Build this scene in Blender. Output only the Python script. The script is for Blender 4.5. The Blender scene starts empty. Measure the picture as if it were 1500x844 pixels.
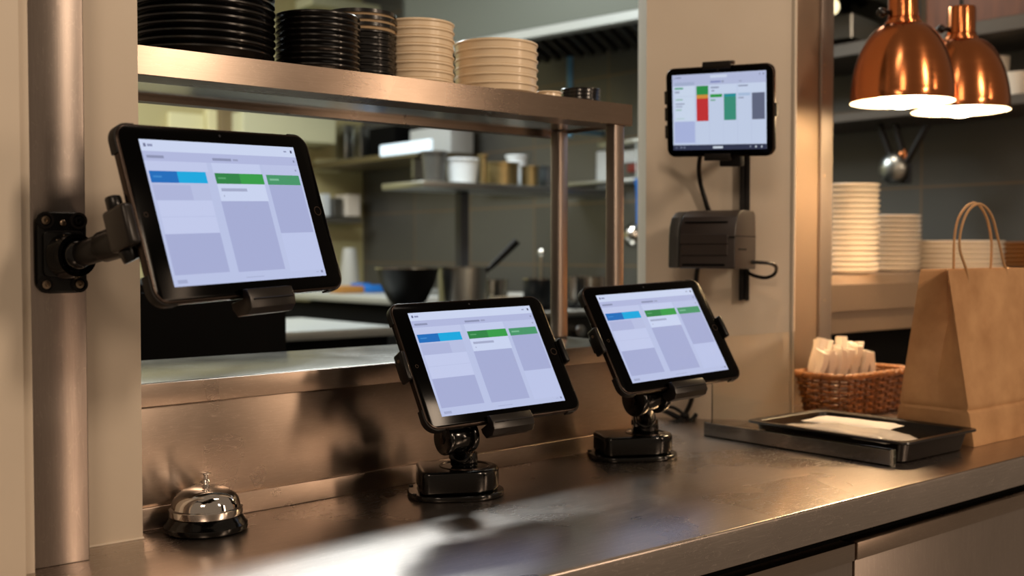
import bpy, bmesh, math, random
from mathutils import Vector, Matrix
random.seed(7)
PI = math.pi
sc = bpy.context.scene
COL = sc.collection

# ---------------------------------------------------------------- camera, world, lights, exposure
F, CX, CY, CAMZ = 1620.0, 750.0, 422.0, 1.22
PITCH = math.atan(52 / F)
TH = math.atan2(1950, F)
FH = Vector((math.cos(TH), math.sin(TH), 0))
RT = Vector((math.sin(TH), -math.cos(TH), 0))
FW = FH * math.cos(PITCH) - Vector((0, 0, 1)) * math.sin(PITCH)
UP = RT.cross(FW)
CAM = Vector((0, 0, CAMZ))

def ray(x, y): return FW + RT * ((x - CX) / F) - UP * ((y - CY) / F)
def onz(x, y, z): r = ray(x, y); return CAM + r * ((z - CAMZ) / r.z)
def ony(x, y, Y): r = ray(x, y); return CAM + r * (Y / r.y)
def onx(x, y, X): r = ray(x, y); return CAM + r * (X / r.x)

cd = bpy.data.cameras.new('camera')
cam = bpy.data.objects.new('camera', cd)
COL.objects.link(cam)
cam.matrix_world = Matrix.Translation(CAM) @ Matrix((RT, UP, -FW)).transposed().to_4x4()
cd.sensor_width = 36
cd.lens = F / 1500 * 36
cd.clip_start = 0.05
cd.dof.use_dof = True
cd.dof.focus_distance = 1.33
cd.dof.aperture_fstop = 4.6
sc.camera = cam

sc.view_settings.view_transform = 'Standard'
sc.view_settings.look = 'None'
sc.view_settings.gamma = 1
sc.view_settings.use_curve_mapping = False
sc.view_settings.exposure = 0.0

world = bpy.data.worlds.new('world')
sc.world = world
world.use_nodes = True
world.node_tree.nodes['Background'].inputs[0].default_value = (1.0, 0.74, 0.52, 1)
world.node_tree.nodes['Background'].inputs[1].default_value = 0.19

def area(name, loc, target, size, power, color, sy=None, spread=None):
    l = bpy.data.lights.new(name, 'AREA')
    l.energy = power; l.color = color; l.size = size
    if sy: l.shape = 'RECTANGLE'; l.size_y = sy
    if spread: l.spread = spread
    o = bpy.data.objects.new(name, l); COL.objects.link(o)
    o.location = loc
    d = Vector(target) - Vector(loc)
    o.rotation_euler = d.to_track_quat('-Z', 'Y').to_euler()
    return o
WARM = (1.0, 0.76, 0.55)
area('dining_ceiling_light', (1.7, -1.3, 2.5), (1.2, 1.2, 1.1), 0.22, 24, WARM, 0.5)
area('dining_ceiling_light', (-0.7, -0.5, 2.5), (0.5, 1.2, 1.1), 0.5, 10, WARM)
area('dining_wall_light', (2.7, -1.4, 1.7), (0.9, 1.2, 1.0), 0.2, 9, (1, .72, .5), 0.9)
area('pass_strip_light', (0.95, 0.78, 2.35), (0.95, 1.05, 0.9), 0.5, 2.5, (1, .82, .66), 0.12)
area('kitchen_ceiling_light', (2.0, 3.2, 2.65), (2.0, 3.2, 0), 0.9, 44, (0.90, .98, 1.0), 0.6)
area('kitchen_ceiling_light', (1.0, 4.6, 2.65), (1.4, 5.2, 0.6), 1.6, 50, (.98, 1.0, .96), 0.9)
area('kitchen_ceiling_light', (2.6, 2.0, 2.6), (3.4, 2.2, 0.8), 0.5, 9, (1.0, .86, .7), 0.5)

area('rim_fill_light', (3.15, 3.25, 1.95), (3.1, 3.25, 1.0), 0.12, 5, (1, .97, .9), None, 1.3)  # extra lamp under the hood, added to brighten the pan rims

# ---------------------------------------------------------------- materials
MATS = {}
def s2l(c):
    if isinstance(c, str):
        c = [int(c[i:i + 2], 16) / 255 for i in (1, 3, 5)]
    return tuple((v / 12.92 if v <= .04045 else ((v + .055) / 1.055) ** 2.4) for v in c)

def mat(name, col, rough=.5, metal=0., spec=.5, emit=None, estr=1., trans=0., aniso=0., coat=0., ior=1.5, alpha=None,
        noise=None, bump=None, rvar=None, sss=0.):
    """noise=(scale vec, amount, second colour); bump=(scale vec, strength); rvar=(scale vec, amount)"""
    if name in MATS: return MATS[name]
    m = bpy.data.materials.new(name); m.use_nodes = True
    nt = m.node_tree; b = nt.nodes['Principled BSDF']
    col = s2l(col)
    b.inputs['Base Color'].default_value = (*col, 1)
    b.inputs['Roughness'].default_value = rough
    b.inputs['Metallic'].default_value = metal
    b.inputs['Specular IOR Level'].default_value = spec
    b.inputs['Transmission Weight'].default_value = trans
    b.inputs['IOR'].default_value = ior
    b.inputs['Coat Weight'].default_value = coat
    b.inputs['Coat Roughness'].default_value = .08
    if sss:
        b.inputs['Subsurface Weight'].default_value = sss
        b.inputs['Subsurface Scale'].default_value = .004
    if emit is not None:
        b.inputs['Emission Color'].default_value = (*s2l(emit), 1)
        b.inputs['Emission Strength'].default_value = estr
    tc = None
    def nz(scale, detail=4, rg=.6):
        nonlocal tc
        if tc is None: tc = nt.nodes.new('ShaderNodeTexCoord')
        mp = nt.nodes.new('ShaderNodeMapping'); mp.inputs['Scale'].default_value = scale
        nt.links.new(tc.outputs['Object'], mp.inputs['Vector'])
        n = nt.nodes.new('ShaderNodeTexNoise'); n.inputs['Scale'].default_value = 1
        n.inputs['Detail'].default_value = detail; n.inputs['Roughness'].default_value = rg
        nt.links.new(mp.outputs[0], n.inputs['Vector'])
        return n.outputs['Fac']
    if noise:
        f = nz(noise[0])
        r = nt.nodes.new('ShaderNodeMapRange')
        r.inputs['From Min'].default_value = .35; r.inputs['From Max'].default_value = .68
        r.inputs['To Max'].default_value = noise[1]
        nt.links.new(f, r.inputs['Value'])
        mx = nt.nodes.new('ShaderNodeMix'); mx.data_type = 'RGBA'
        mx.inputs[6].default_value = (*col, 1); mx.inputs[7].default_value = (*s2l(noise[2]), 1)
        nt.links.new(r.outputs[0], mx.inputs[0]); nt.links.new(mx.outputs[2], b.inputs['Base Color'])
    if rvar:
        f = nz(rvar[0])
        r = nt.nodes.new('ShaderNodeMapRange')
        r.inputs['From Min'].default_value = .3; r.inputs['From Max'].default_value = .7
        r.inputs['To Min'].default_value = max(.02, rough - rvar[1]); r.inputs['To Max'].default_value = rough + rvar[1]
        nt.links.new(f, r.inputs['Value']); nt.links.new(r.outputs[0], b.inputs['Roughness'])
    if bump:
        f = nz(bump[0], 3)
        bp = nt.nodes.new('ShaderNodeBump'); bp.inputs['Strength'].default_value = bump[1]
        bp.inputs['Distance'].default_value = .001
        nt.links.new(f, bp.inputs['Height']); nt.links.new(bp.outputs[0], b.inputs['Normal'])
    if aniso:
        b.inputs['Anisotropic'].default_value = aniso
        t = nt.nodes.new('ShaderNodeTangent'); t.direction_type = 'RADIAL'; t.axis = 'Z'
        nt.links.new(t.outputs[0], b.inputs['Tangent'])
    MATS[name] = m
    return m

def scratched_steel(name, col, rough, long_axis, scratch=.5, spread=None):
    """stainless steel: fine brushed grain plus curved scratches and smudges"""
    m = mat(name, col, rough, 1.0)
    nt = m.node_tree; b = nt.nodes['Principled BSDF']
    tc = nt.nodes.new('ShaderNodeTexCoord')
    def nz(scale, detail, dist=0, rg=.6):
        mp = nt.nodes.new('ShaderNodeMapping'); mp.inputs['Scale'].default_value = scale
        nt.links.new(tc.outputs['Object'], mp.inputs['Vector'])
        n = nt.nodes.new('ShaderNodeTexNoise'); n.inputs['Scale'].default_value = 1
        n.inputs['Detail'].default_value = detail; n.inputs['Distortion'].default_value = dist
        n.inputs['Roughness'].default_value = rg
        nt.links.new(mp.outputs[0], n.inputs['Vector']); return n.outputs['Fac']
    g = [900, 900, 900]; g[long_axis] = 22
    grain = nz(g, 2)
    smudge = nz((4, 4, 4), 3, .6)
    curl = [75, 75, 75]; curl[long_axis] = 20
    sw0 = nz(curl, 2, 1.6, .6)
    m1 = nt.nodes.new('ShaderNodeMath'); m1.operation = 'SUBTRACT'; m1.inputs[1].default_value = .5; nt.links.new(sw0, m1.inputs[0])
    m2 = nt.nodes.new('ShaderNodeMath'); m2.operation = 'ABSOLUTE'; nt.links.new(m1.outputs[0], m2.inputs[0])
    m3 = nt.nodes.new('ShaderNodeMapRange'); m3.inputs['From Min'].default_value = .002; m3.inputs['From Max'].default_value = .009
    m3.inputs['To Min'].default_value = 1; m3.inputs['To Max'].default_value = 0; nt.links.new(m2.outputs[0], m3.inputs['Value'])
    sw = m3.outputs[0]
    # roughness = base + smudges + scratches
    r = nt.nodes.new('ShaderNodeMapRange'); r.inputs['From Min'].default_value = .3; r.inputs['From Max'].default_value = .7
    r.inputs['To Min'].default_value = rough - .04; r.inputs['To Max'].default_value = rough + .05
    nt.links.new(smudge, r.inputs['Value'])
    r2 = nt.nodes.new('ShaderNodeMapRange'); r2.inputs['From Min'].default_value = 0; r2.inputs['From Max'].default_value = 1
    r2.inputs['To Min'].default_value = 0; r2.inputs['To Max'].default_value = .07 * scratch
    nt.links.new(sw, r2.inputs['Value'])
    a = nt.nodes.new('ShaderNodeMath'); nt.links.new(r.outputs[0], a.inputs[0]); nt.links.new(r2.outputs[0], a.inputs[1])
    nt.links.new(a.outputs[0], b.inputs['Roughness'])
    bp = nt.nodes.new('ShaderNodeBump'); bp.inputs['Strength'].default_value = .04 * scratch; bp.inputs['Distance'].default_value = .0006
    nt.links.new(grain, bp.inputs['Height'])
    bp2 = nt.nodes.new('ShaderNodeBump'); bp2.inputs['Strength'].default_value = .005 * scratch; bp2.inputs['Distance'].default_value = .001
    nt.links.new(sw, bp2.inputs['Height']); nt.links.new(bp.outputs[0], bp2.inputs['Normal'])
    nt.links.new(bp2.outputs[0], b.inputs['Normal'])
    mx = nt.nodes.new('ShaderNodeMix'); mx.data_type = 'RGBA'
    c = s2l(col); mx.inputs[6].default_value = (*[v * .9 for v in c], 1); mx.inputs[7].default_value = (*[min(1, v * 1.06) for v in c], 1)
    nt.links.new(smudge, mx.inputs[0]); nt.links.new(mx.outputs[2], b.inputs['Base Color'])
    # grain and hair scratches also tint the metal a little
    gr = nt.nodes.new('ShaderNodeMapRange'); gr.inputs['From Min'].default_value = .3; gr.inputs['From Max'].default_value = .7
    gr.inputs['To Min'].default_value = 1 - .16 * scratch; gr.inputs['To Max'].default_value = 1.0; nt.links.new(grain, gr.inputs['Value'])
    sc_ = nt.nodes.new('ShaderNodeMath'); sc_.operation = 'MULTIPLY_ADD'; sc_.inputs[1].default_value = .24 * scratch; nt.links.new(sw, sc_.inputs[0]); nt.links.new(gr.outputs[0], sc_.inputs[2])
    vm = nt.nodes.new('ShaderNodeVectorMath'); vm.operation = 'SCALE'; nt.links.new(mx.outputs[2], vm.inputs[0]); nt.links.new(sc_.outputs[0], vm.inputs['Scale'])
    nt.links.new(vm.outputs[0], b.inputs['Base Color'])
    if spread:                                  # the brushed sheet smears reflections along this direction
        b.inputs['Anisotropic'].default_value = .85
        t = nt.nodes.new('ShaderNodeCombineXYZ')
        for i_ in range(3): t.inputs[i_].default_value = spread[i_]
        nt.links.new(t.outputs[0], b.inputs['Tangent'])
    return m

STEEL_TOP = scratched_steel('worktop steel', '#c2b7af', .28, 0, 1.0)
STEEL = scratched_steel('brushed steel', '#a39284', .29, 0, .6, (0, 0, 1))
STEEL_L = scratched_steel('ledge steel', '#a7a39b', .22, 0, .3)
STEEL_V = scratched_steel('upright brushed steel', '#b5a89f', .36, 2, .6, (0, 0, 1))
STEEL_K = mat('kitchen steel', '#a5a7a3', .32, 1.0)
STEEL_P = mat('polished steel', '#c9c6c0', .14, 1.0)
CREAM = mat('cream paint', '#ddd0be', .55, noise=((3, 3, 3), .4, '#cbbda9'), bump=((60, 60, 25), .12))
BLACK = mat('black moulded plastic', '#090808', .3, spec=.3, coat=.1)
BLACK_M = mat('black satin plastic', '#141110', .42, spec=.3)
BLACK_G = mat('gloss black enamel', '#040404', .14, spec=.35, coat=.25)
GLASS_B = mat('black tablet glass', '#010101', .12, spec=.08)
CASE = mat('graphite metal case', '#3a312c', .26, .9)
RUBBER = mat('dark rubber', '#0e0c0b', .5, spec=.3)
CHROME = mat('chrome', '#e6e2de', .06, 1.0)
SCREW = mat('screw steel', '#a08d78', .3, 1.0)
COPPER = mat('brushed copper', '#c4794a', .2, 1.0, aniso=.6, rvar=((4, 4, 90), .04))
COPPER.node_tree.nodes['Principled BSDF'].inputs['Anisotropic Rotation'].default_value = .25
LAMP_IN = mat('white lamp lining', '#f6efe2', .5)
PORC = mat('white porcelain', '#e8ddcd', .25, coat=.3)
PORC_W = mat('cream porcelain', '#e6d2b4', .28, coat=.2)
PLATE_B = mat('black glazed stoneware', '#0b0a0a', .22, coat=.3)
PLATE_T = mat('tan stoneware', '#bda27e', .3)
BROWN_C = mat('brown stoneware', '#8a5426', .3)
WICKER2 = mat('dark wicker', '#6e4019', .42, noise=((60, 60, 60), .8, '#4e2b10'), coat=.2)
KRAFT = mat('kraft paper', '#c79a6c', .72, noise=((11, 11, 11), .9, '#a87b50'), bump=((28, 28, 28), 1.0))
CORD = mat('twisted paper cord', '#b58d63', .8, bump=((200, 200, 600), .5))
WICKER = mat('wicker', '#96602c', .4, noise=((60, 60, 60), .8, '#6b3d17'), coat=.25)
NAPKIN = mat('white napkin paper', '#f1e8dd', .8, bump=((90, 90, 90), .25))
def clear(name, tint, ior=1.3, rough=.02):
    m = mat(name, tint, rough, trans=1.0, ior=ior); return m
ACRYL = clear('clear acrylic', '#fbf9f2', 1.3)
FILM = mat('clear plastic film', '#efe6da', .14, trans=.3, ior=1.2, coat=.4)
KYEL = mat('yellowish kitchen wall paint', '#b8ad7c', .6)
KDARK = mat('dark kitchen black', '#040404', .85, spec=.15)
KFLOOR = mat('kitchen floor', '#3a3632', .5)
KWHITE = mat('white card', '#d9dee0', .5)
KBLUE = mat('blue plastic', '#1767b8', .35)
KRED = mat('red plastic', '#7c2a20', .5)
KWOOD = mat('stained wood', '#6b3c1e', .5, noise=((4, 30, 4), .8, '#4a2812'))
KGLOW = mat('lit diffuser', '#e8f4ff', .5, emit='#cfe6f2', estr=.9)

TILE = bpy.data.materials.new('dark wall tile'); TILE.use_nodes = True
_nt = TILE.node_tree; _b = _nt.nodes['Principled BSDF']
_tc = _nt.nodes.new('ShaderNodeTexCoord'); _br = _nt.nodes.new('ShaderNodeTexBrick')
_mp = _nt.nodes.new('ShaderNodeMapping'); _mp.inputs['Rotation'].default_value = (0, 0, 0)
_sx = _nt.nodes.new('ShaderNodeSeparateXYZ'); _cx = _nt.nodes.new('ShaderNodeCombineXYZ')
_nt.links.new(_tc.outputs['Object'], _sx.inputs[0])
_nt.links.new(_sx.outputs['Y'], _cx.inputs['X']); _nt.links.new(_sx.outputs['Z'], _cx.inputs['Y'])
_nt.links.new(_cx.outputs[0], _br.inputs['Vector'])
_br.inputs['Color1'].default_value = (*s2l('#666560'), 1); _br.inputs['Color2'].default_value = (*s2l('#575652'), 1)
_br.inputs['Mortar'].default_value = (*s2l('#7a6650'), 1)
_br.inputs['Scale'].default_value = 1; _br.inputs['Brick Width'].default_value = .52; _br.inputs['Row Height'].default_value = .29
_br.inputs['Mortar Size'].default_value = .004; _br.offset = 0
_nt.links.new(_br.outputs['Color'], _b.inputs['Base Color']); _b.inputs['Roughness'].default_value = .38
_b.inputs['Metallic'].default_value = .35

# ---------------------------------------------------------------- mesh helpers
class MB:
    def __init__(s): s.bm = bmesh.new(); s.mats = []
    def _mi(s, m):
        if m is None: return 0
        if m not in s.mats: s.mats.append(m)
        return s.mats.index(m)
    def _merge(s, t, M=None, m=None):
        if M is not None: t.transform(M)
        i = s._mi(m)
        for f in t.faces: f.material_index = i
        me = bpy.data.meshes.new('t'); t.to_mesh(me); t.free(); s.bm.from_mesh(me); bpy.data.meshes.remove(me)
        return s
    def box(s, lo, hi, bev=0., seg=2, M=None, m=None):
        t = bmesh.new(); bmesh.ops.create_cube(t, size=1)
        c = [(a + b) / 2 for a, b in zip(lo, hi)]; d = [abs(b - a) for a, b in zip(lo, hi)]
        for v in t.verts: v.co = Vector((v.co.x * d[0] + c[0], v.co.y * d[1] + c[1], v.co.z * d[2] + c[2]))
        if bev: bmesh.ops.bevel(t, geom=t.edges[:], offset=bev, segments=seg, affect='EDGES', profile=.5)
        return s._merge(t, M, m)
    def prism(s, poly, z0, z1, bev=0., seg=2, M=None, m=None, ends_only=True):
        t = bmesh.new()
        a = [t.verts.new((x, y, z0)) for x, y in poly]; b = [t.verts.new((x, y, z1)) for x, y in poly]
        n = len(poly)
        f0 = t.faces.new(a[::-1]); f1 = t.faces.new(b)
        for i in range(n): t.faces.new((a[i], a[(i + 1) % n], b[(i + 1) % n], b[i]))
        bmesh.ops.recalc_face_normals(t, faces=t.faces[:])
        if bev:
            es = set(f0.edges) | set(f1.edges)
            if not ends_only: es = set(t.edges)
            bmesh.ops.bevel(t, geom=list(es), offset=bev, segments=seg, affect='EDGES', profile=.5)
        return s._merge(t, M, m)
    def lathe(s, prof, seg=48, M=None, m=None, close=False):
        t = bmesh.new(); rings = []
        for r, z in prof:
            if r < 1e-6: rings.append([t.verts.new((0, 0, z))])
            else: rings.append([t.verts.new((r * math.cos(2 * PI * i / seg), r * math.sin(2 * PI * i / seg), z)) for i in range(seg)])
        prs = list(zip(rings, rings[1:]))
        if close: prs.append((rings[-1], rings[0]))
        for A, Bq in prs:
            for i in range(seg):
                j = (i + 1) % seg
                if len(A) == 1 and len(Bq) == 1: continue
                if len(A) == 1: t.faces.new((A[0], Bq[i], Bq[j]))
                elif len(Bq) == 1: t.faces.new((A[i], Bq[0], A[j]))
                else: t.faces.new((A[i], Bq[i], Bq[j], A[j]))
        bmesh.ops.recalc_face_normals(t, faces=t.faces[:])
        return s._merge(t, M, m)
    def cyl(s, p0, p1, r0, r1=None, seg=32, bev=0., m=None):
        r1 = r0 if r1 is None else r1
        p0 = Vector(p0); p1 = Vector(p1); L = (p1 - p0).length
        M = Matrix.Translation(p0) @ (p1 - p0).to_track_quat('Z', 'Y').to_matrix().to_4x4()
        if bev: pr = [(0, 0), (r0 - bev, 0), (r0 - bev * .3, bev * .3), (r0, bev), (r1, L - bev), (r1 - bev * .3, L - bev * .3), (r1 - bev, L), (0, L)]
        else: pr = [(0, 0), (r0, 0), (r1, L), (0, L)]
        return s.lathe(pr, seg, M, m)
    def ball(s, c, r, sc3=(1, 1, 1), seg=32, m=None, M=None):
        t = bmesh.new(); bmesh.ops.create_uvsphere(t, u_segments=seg, v_segments=seg // 2, radius=r)
        for v in t.verts: v.co = Vector((v.co.x * sc3[0], v.co.y * sc3[1], v.co.z * sc3[2]))
        if M is not None: t.transform(M)
        for v in t.verts: v.co += Vector(c)
        return s._merge(t, None, m)
    def tube(s, pts, r, seg=10, closed=False, smooth=0, m=None):
        pts = [Vector(p) for p in pts]
        if smooth:
            out = []; n = len(pts)
            for i in range(n if closed else n - 1):
                g = lambda k: pts[k % n] if closed else pts[max(0, min(n - 1, k))]
                a, b, c, d = g(i - 1), g(i), g(i + 1), g(i + 2)
                for k in range(smooth):
                    u = k / smooth
                    out.append(.5 * ((2 * b) + (c - a) * u + (2 * a - 5 * b + 4 * c - d) * u * u + (3 * b - a - 3 * c + d) * u ** 3))
            if not closed: out.append(pts[-1])
            pts = out
        t = bmesh.new(); rings = []; n = len(pts); nrm = None
        for i, p in enumerate(pts):
            if closed: d = (pts[(i + 1) % n] - pts[i - 1]).normalized()
            else: d = (pts[min(n - 1, i + 1)] - pts[max(0, i - 1)]).normalized()
            if nrm is None:
                nrm = d.orthogonal().normalized()
            nrm = (nrm - d * nrm.dot(d)).normalized()
            bi = d.cross(nrm); rr_ = r(i / max(1, n - 1)) if callable(r) else r
            rings.append([t.verts.new(p + (nrm * math.cos(2 * PI * k / seg) + bi * math.sin(2 * PI * k / seg)) * rr_) for k in range(seg)])
        for i in range(n if closed else n - 1):
            A, Bq = rings[i], rings[(i + 1) % n]
            for k in range(seg): t.faces.new((A[k], A[(k + 1) % seg], Bq[(k + 1) % seg], Bq[k]))
        if not closed: t.faces.new(rings[0][::-1]); t.faces.new(rings[-1])
        bmesh.ops.recalc_face_normals(t, faces=t.faces[:])
        return s._merge(t, None, m)
    def quad(s, a, b, c, d, m=None):
        i = s._mi(m); f = s.bm.faces.new([s.bm.verts.new(Vector(p)) for p in (a, b, c, d)]); f.material_index = i; return s
    def done(s, name, m=None, parent=None, smooth=32, origin=None):
        me = bpy.data.meshes.new(name)
        off = parent.matrix_world.translation.copy() if parent is not None else Vector(origin or (0, 0, 0))
        if parent is not None: off = WL[parent.name]
        for v in s.bm.verts: v.co -= off
        s.bm.to_mesh(me); s.bm.free()
        if m is not None and not s.mats: me.materials.append(m)
        for q in s.mats: me.materials.append(q)
        if smooth:
            me.shade_smooth(); me.set_sharp_from_angle(angle=math.radians(smooth))
        o = bpy.data.objects.new(name, me); COL.objects.link(o)
        if parent is not None: o.parent = parent
        else: o.location = off
        WL[o.name] = Vector(off)
        return o
WL = {}   # world position of every origin made so far

def thing(name, label, cat, loc=(0, 0, 0), group=None):
    o = bpy.data.objects.new(name, None); COL.objects.link(o); o.location = loc
    o.empty_display_size = .05
    WL[o.name] = Vector(loc); o['label'] = label; o['category'] = cat
    if group: o['group'] = group
    return o
def tag(o, label, cat, group=None, kind=None):
    o['label'] = label; o['category'] = cat
    if group: o['group'] = group
    if kind: o['kind'] = kind
    return o
def struct(o, label=None):
    o['kind'] = 'structure'
    if label: o['label'] = label
    return o
def rr(w, h, r, n=6, cx=0, cy=0):
    out = []
    for sx, sy, a0 in ((1, 1, 0), (-1, 1, 90), (-1, -1, 180), (1, -1, 270)):
        for k in range(n + 1):
            a = math.radians(a0 + 90 * k / n)
            out.append((cx + sx * (w / 2 - r) + r * math.cos(a), cy + sy * (h / 2 - r) + r * math.sin(a)))
    return out
def frame(o, x, y, z): return Matrix.Translation(Vector(o)) @ Matrix((Vector(x), Vector(y), Vector(z))).transposed().to_4x4()

# ---------------------------------------------------------------- room shell
KX, KY = 3.6, 5.75
WLp = onz(945, 611, .9); WRp = onz(1161, 618, .9)          # foot of the cream pillar on the worktop
b = MB(); b.box((-3, 1.1, -.05), (KX + .1, KY + .1, 0)); struct(b.done('floor', KFLOOR))
b = MB(); b.box((-1.5, 1.6, 2.85), (KX + .1, KY + .1, 2.9)); struct(b.done('ceiling', mat('ceiling paint', '#8f8a80', .7)))
b = MB(); b.box((KX, .9, 0), (KX + .1, KY + .1, 2.85)); struct(b.done('wall_right', TILE))
b = MB(); b.box((-1.6, KY, 0), (KX, KY + .1, 2.85)); struct(b.done('wall_back', KYEL))
# left cream pillar with steel strip
xl = ony(208, 600, 1.209).x
b = MB(); b.box((ony(124, 600, 1.209).x - .02, 1.209, .9), (xl, 1.30, 2.85), .0015, 2)
struct(b.done('wall_left', CREAM))
b = MB(); b.box((-1.6, 1.21, 0), (.30, 1.30, 2.85)); struct(b.done('wall_outer', CREAM))
x0 = ony(46, 600, 1.159).x; x1 = ony(129, 600, 1.159).x
b = MB(); b.box((x0, 1.159, .9), (x1, 1.215, 2.85), .0015, 2); struct(b.done('trim_1', STEEL_V))
xa = ony(36, 600, 1.13).x; xb = ony(42.5, 600, 1.15).x
b = MB(); b.box((-1.2, 1.13, 0), (xa, 1.24, 2.85), .002, 2); b.box((xa, 1.148, 0), (x0 - .0015, 1.24, 2.85), .001, 1)
struct(b.done('trim_2', CREAM))
# caulk bead at the foot of the left pillar
b = MB(); b.tube([(x1, 1.209, .9005), (x1 + .02, 1.2082, .9008), (x1 + .045, 1.209, .9005), (xl, 1.2085, .9008)], .0018, 8, smooth=6)
struct(b.done('trim_3', CREAM))
# right cream pillar
p0 = Vector((WLp.x, WLp.y)); p1 = Vector((WRp.x, WRp.y))
PB = 1.395
S1 = ony(1162, 500, PB); S2 = ony(1196.5, 500, PB); S3 = ony(1218, 500, PB - .006)
poly = [p0, p1, Vector((S1.x + .004, PB + .004)), Vector((S2.x, PB + .01)), Vector((S3.x - .005, 1.447)), Vector((p0.x + .12, 1.62))]
b = MB(); b.prism([(p.x, p.y) for p in poly], .9, 2.85, .0); struct(b.done('wall_pillar', CREAM, smooth=0))
# rounded light corner bead
b = MB(); b.box((p1.x - .005, p1.y - .003, .9), (p1.x + .002, p1.y + .006, 2.85), .002, 3); struct(b.done('trim_4', CREAM))
b = MB(); b.box((S1.x + .0015, PB, .9), (S2.x, PB + .02, 2.85), .001, 2); struct(b.done('trim_5', mat('dull jamb steel', '#99836f', .5, .5)))
fl = thing('post', 'riveted grey steel corner post between cream pillar and plate shelf', 'post', (S2.x, PB, .9))
b = MB(); b.box((S2.x + .001, PB - .006, .9), (S3.x, PB + .03, 2.85), .0025, 3); b.done('post_body', mat('post steel', '#8c8078', .48, .7), fl)
for yy in (95, 135, 258, 440):
    q = ony(1208, yy, PB - .006)
    b = MB(); b.ball(q, .0032, (1, .5, 1), 16); b.done('rivet', SCREW, fl)

b = MB(); b.box((2.35, -2.15, 0), (2.78, -1.9, 3.0), .01, 2); struct(b.done('reflection_column', mat('dark reflection column', '#15110e', .7)))  # added out of view, so the steel reflects it as a dark band

# ---------------------------------------------------------------- worktop, cabinets, pass ledge
FY = .815
def bsY(x): return 1.238 + .055 * (x - .479)
poly = [(-.6, FY), (3.2, FY), (3.2, 1.60), (1.86, 1.60), (1.30, 1.60), (1.30, 1.30), (-.6, 1.30)]
b = MB(); b.prism(poly, .854, .9, .004, 3)
tag(b.done('worktop', STEEL_TOP, origin=(1, FY, .854)), 'long scratched stainless steel worktop carrying the bell and tablet stands', 'worktop')
dx = ony(1253, 790, FY + .012).x
for i, (a, c, lab) in enumerate(((-.6, dx, 'steel cabinet with flat door under left part of worktop'), (dx, 3.2, 'steel cabinet with flat door under right end of worktop'))):
    t = thing('cabinet', lab, 'cabinet', ((a + c) / 2, FY + .03, 0))
    b = MB(); b.box((a + .001, FY + .034, 0), (c - .001, 1.2, .853)); b.done('body', KDARK, t, 0)
    b = MB(); b.box((a + .0025, FY + .014, .1), (c - .0025, FY + .033, .812), .0015, 2); d = b.done('door', STEEL_V, t)
    b = MB(); b.box((a + .0025, FY + .010, .812), (c - .0025, FY + .033, .836), .002, 2); b.done('door_lip', STEEL, t)

X0, X1 = xl - .03, 1.335
led = thing('pass_ledge', 'stainless steel pass ledge and backsplash running behind the worktop', 'ledge', (X0, bsY(X0), .9))
def slab(b, z0, z1, yo, yb=None, bev=.002, xa=None, xb=None, m=None):
    xa = X0 if xa is None else xa; xb = X1 if xb is None else xb
    yb1 = yb if yb else None
    b.prism([(xa, bsY(xa) + yo), (xb, bsY(xb) + yo), (xb, yb1 or bsY(xb) + yo + .02), (xa, yb1 or bsY(xa) + yo + .02)], z0, z1, bev, 3, m=m)
b = MB(); slab(b, .9, .9265, -.0005, bev=.0012); b.done('lower_strip', STEEL, led)
b = MB(); slab(b, .926, 1.046, .004, 1.50, bev=.0005); b.done('splash_panel', STEEL, led)
b = MB(); slab(b, 1.046, 1.070, .0022, 1.51, bev=.002); b.done('ledge_top', STEEL_L, led)
b = MB()
b.prism([(X0, bsY(X0) - .002), (X1, bsY(X1) - .002), (X1, bsY(X1) + .002), (X0, bsY(X0) + .002)], 1.043, 1.0695, .0012, 2); b.done('ledge_lip', STEEL, led)

# over-shelf standing on the ledge
SH = 1.466; SX = 1.338
sh = thing('shelf', 'long brown-lit stainless steel overshelf on posts carrying plate stacks', 'shelf', (X0, 1.30, 1.07))
b = MB()
b.prism([(1.297, SH), (1.297, SH - .034), (1.299, SH - .035), (1.352, SH - .035), (1.352, SH - .033), (1.356, SH - .031), (1.482, SH - .031), (1.482, SH - .040), (1.506, SH - .040), (1.508, SH - .038), (1.508, SH)],
        X0 - .3, SX, M=frame((0, 0, 0), (0, 1, 0), (0, 0, 1), (1, 0, 0)))
b.done('shelf_board', STEEL, sh, 20)
b = MB(); b.box((X0 - .28, 1.358, SH - .033), (SX - .03, 1.480, SH - .0305), .0004, 1); b.done('underside_panel', STEEL_P, sh)
b = MB(); b.box((SX - .0005, 1.297, SH - .035), (SX + .001, 1.508, SH), .0004, 1); b.done('end_cap', STEEL, sh)
for yy, lab in ((1.311, 'front'), (1.449, 'rear')):
    b = MB(); b.box((SX - .038, yy - .011, 1.0702), (SX - .014, yy + .011, SH - .0335), .003, 3); b.done('post', STEEL_V, sh)
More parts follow.
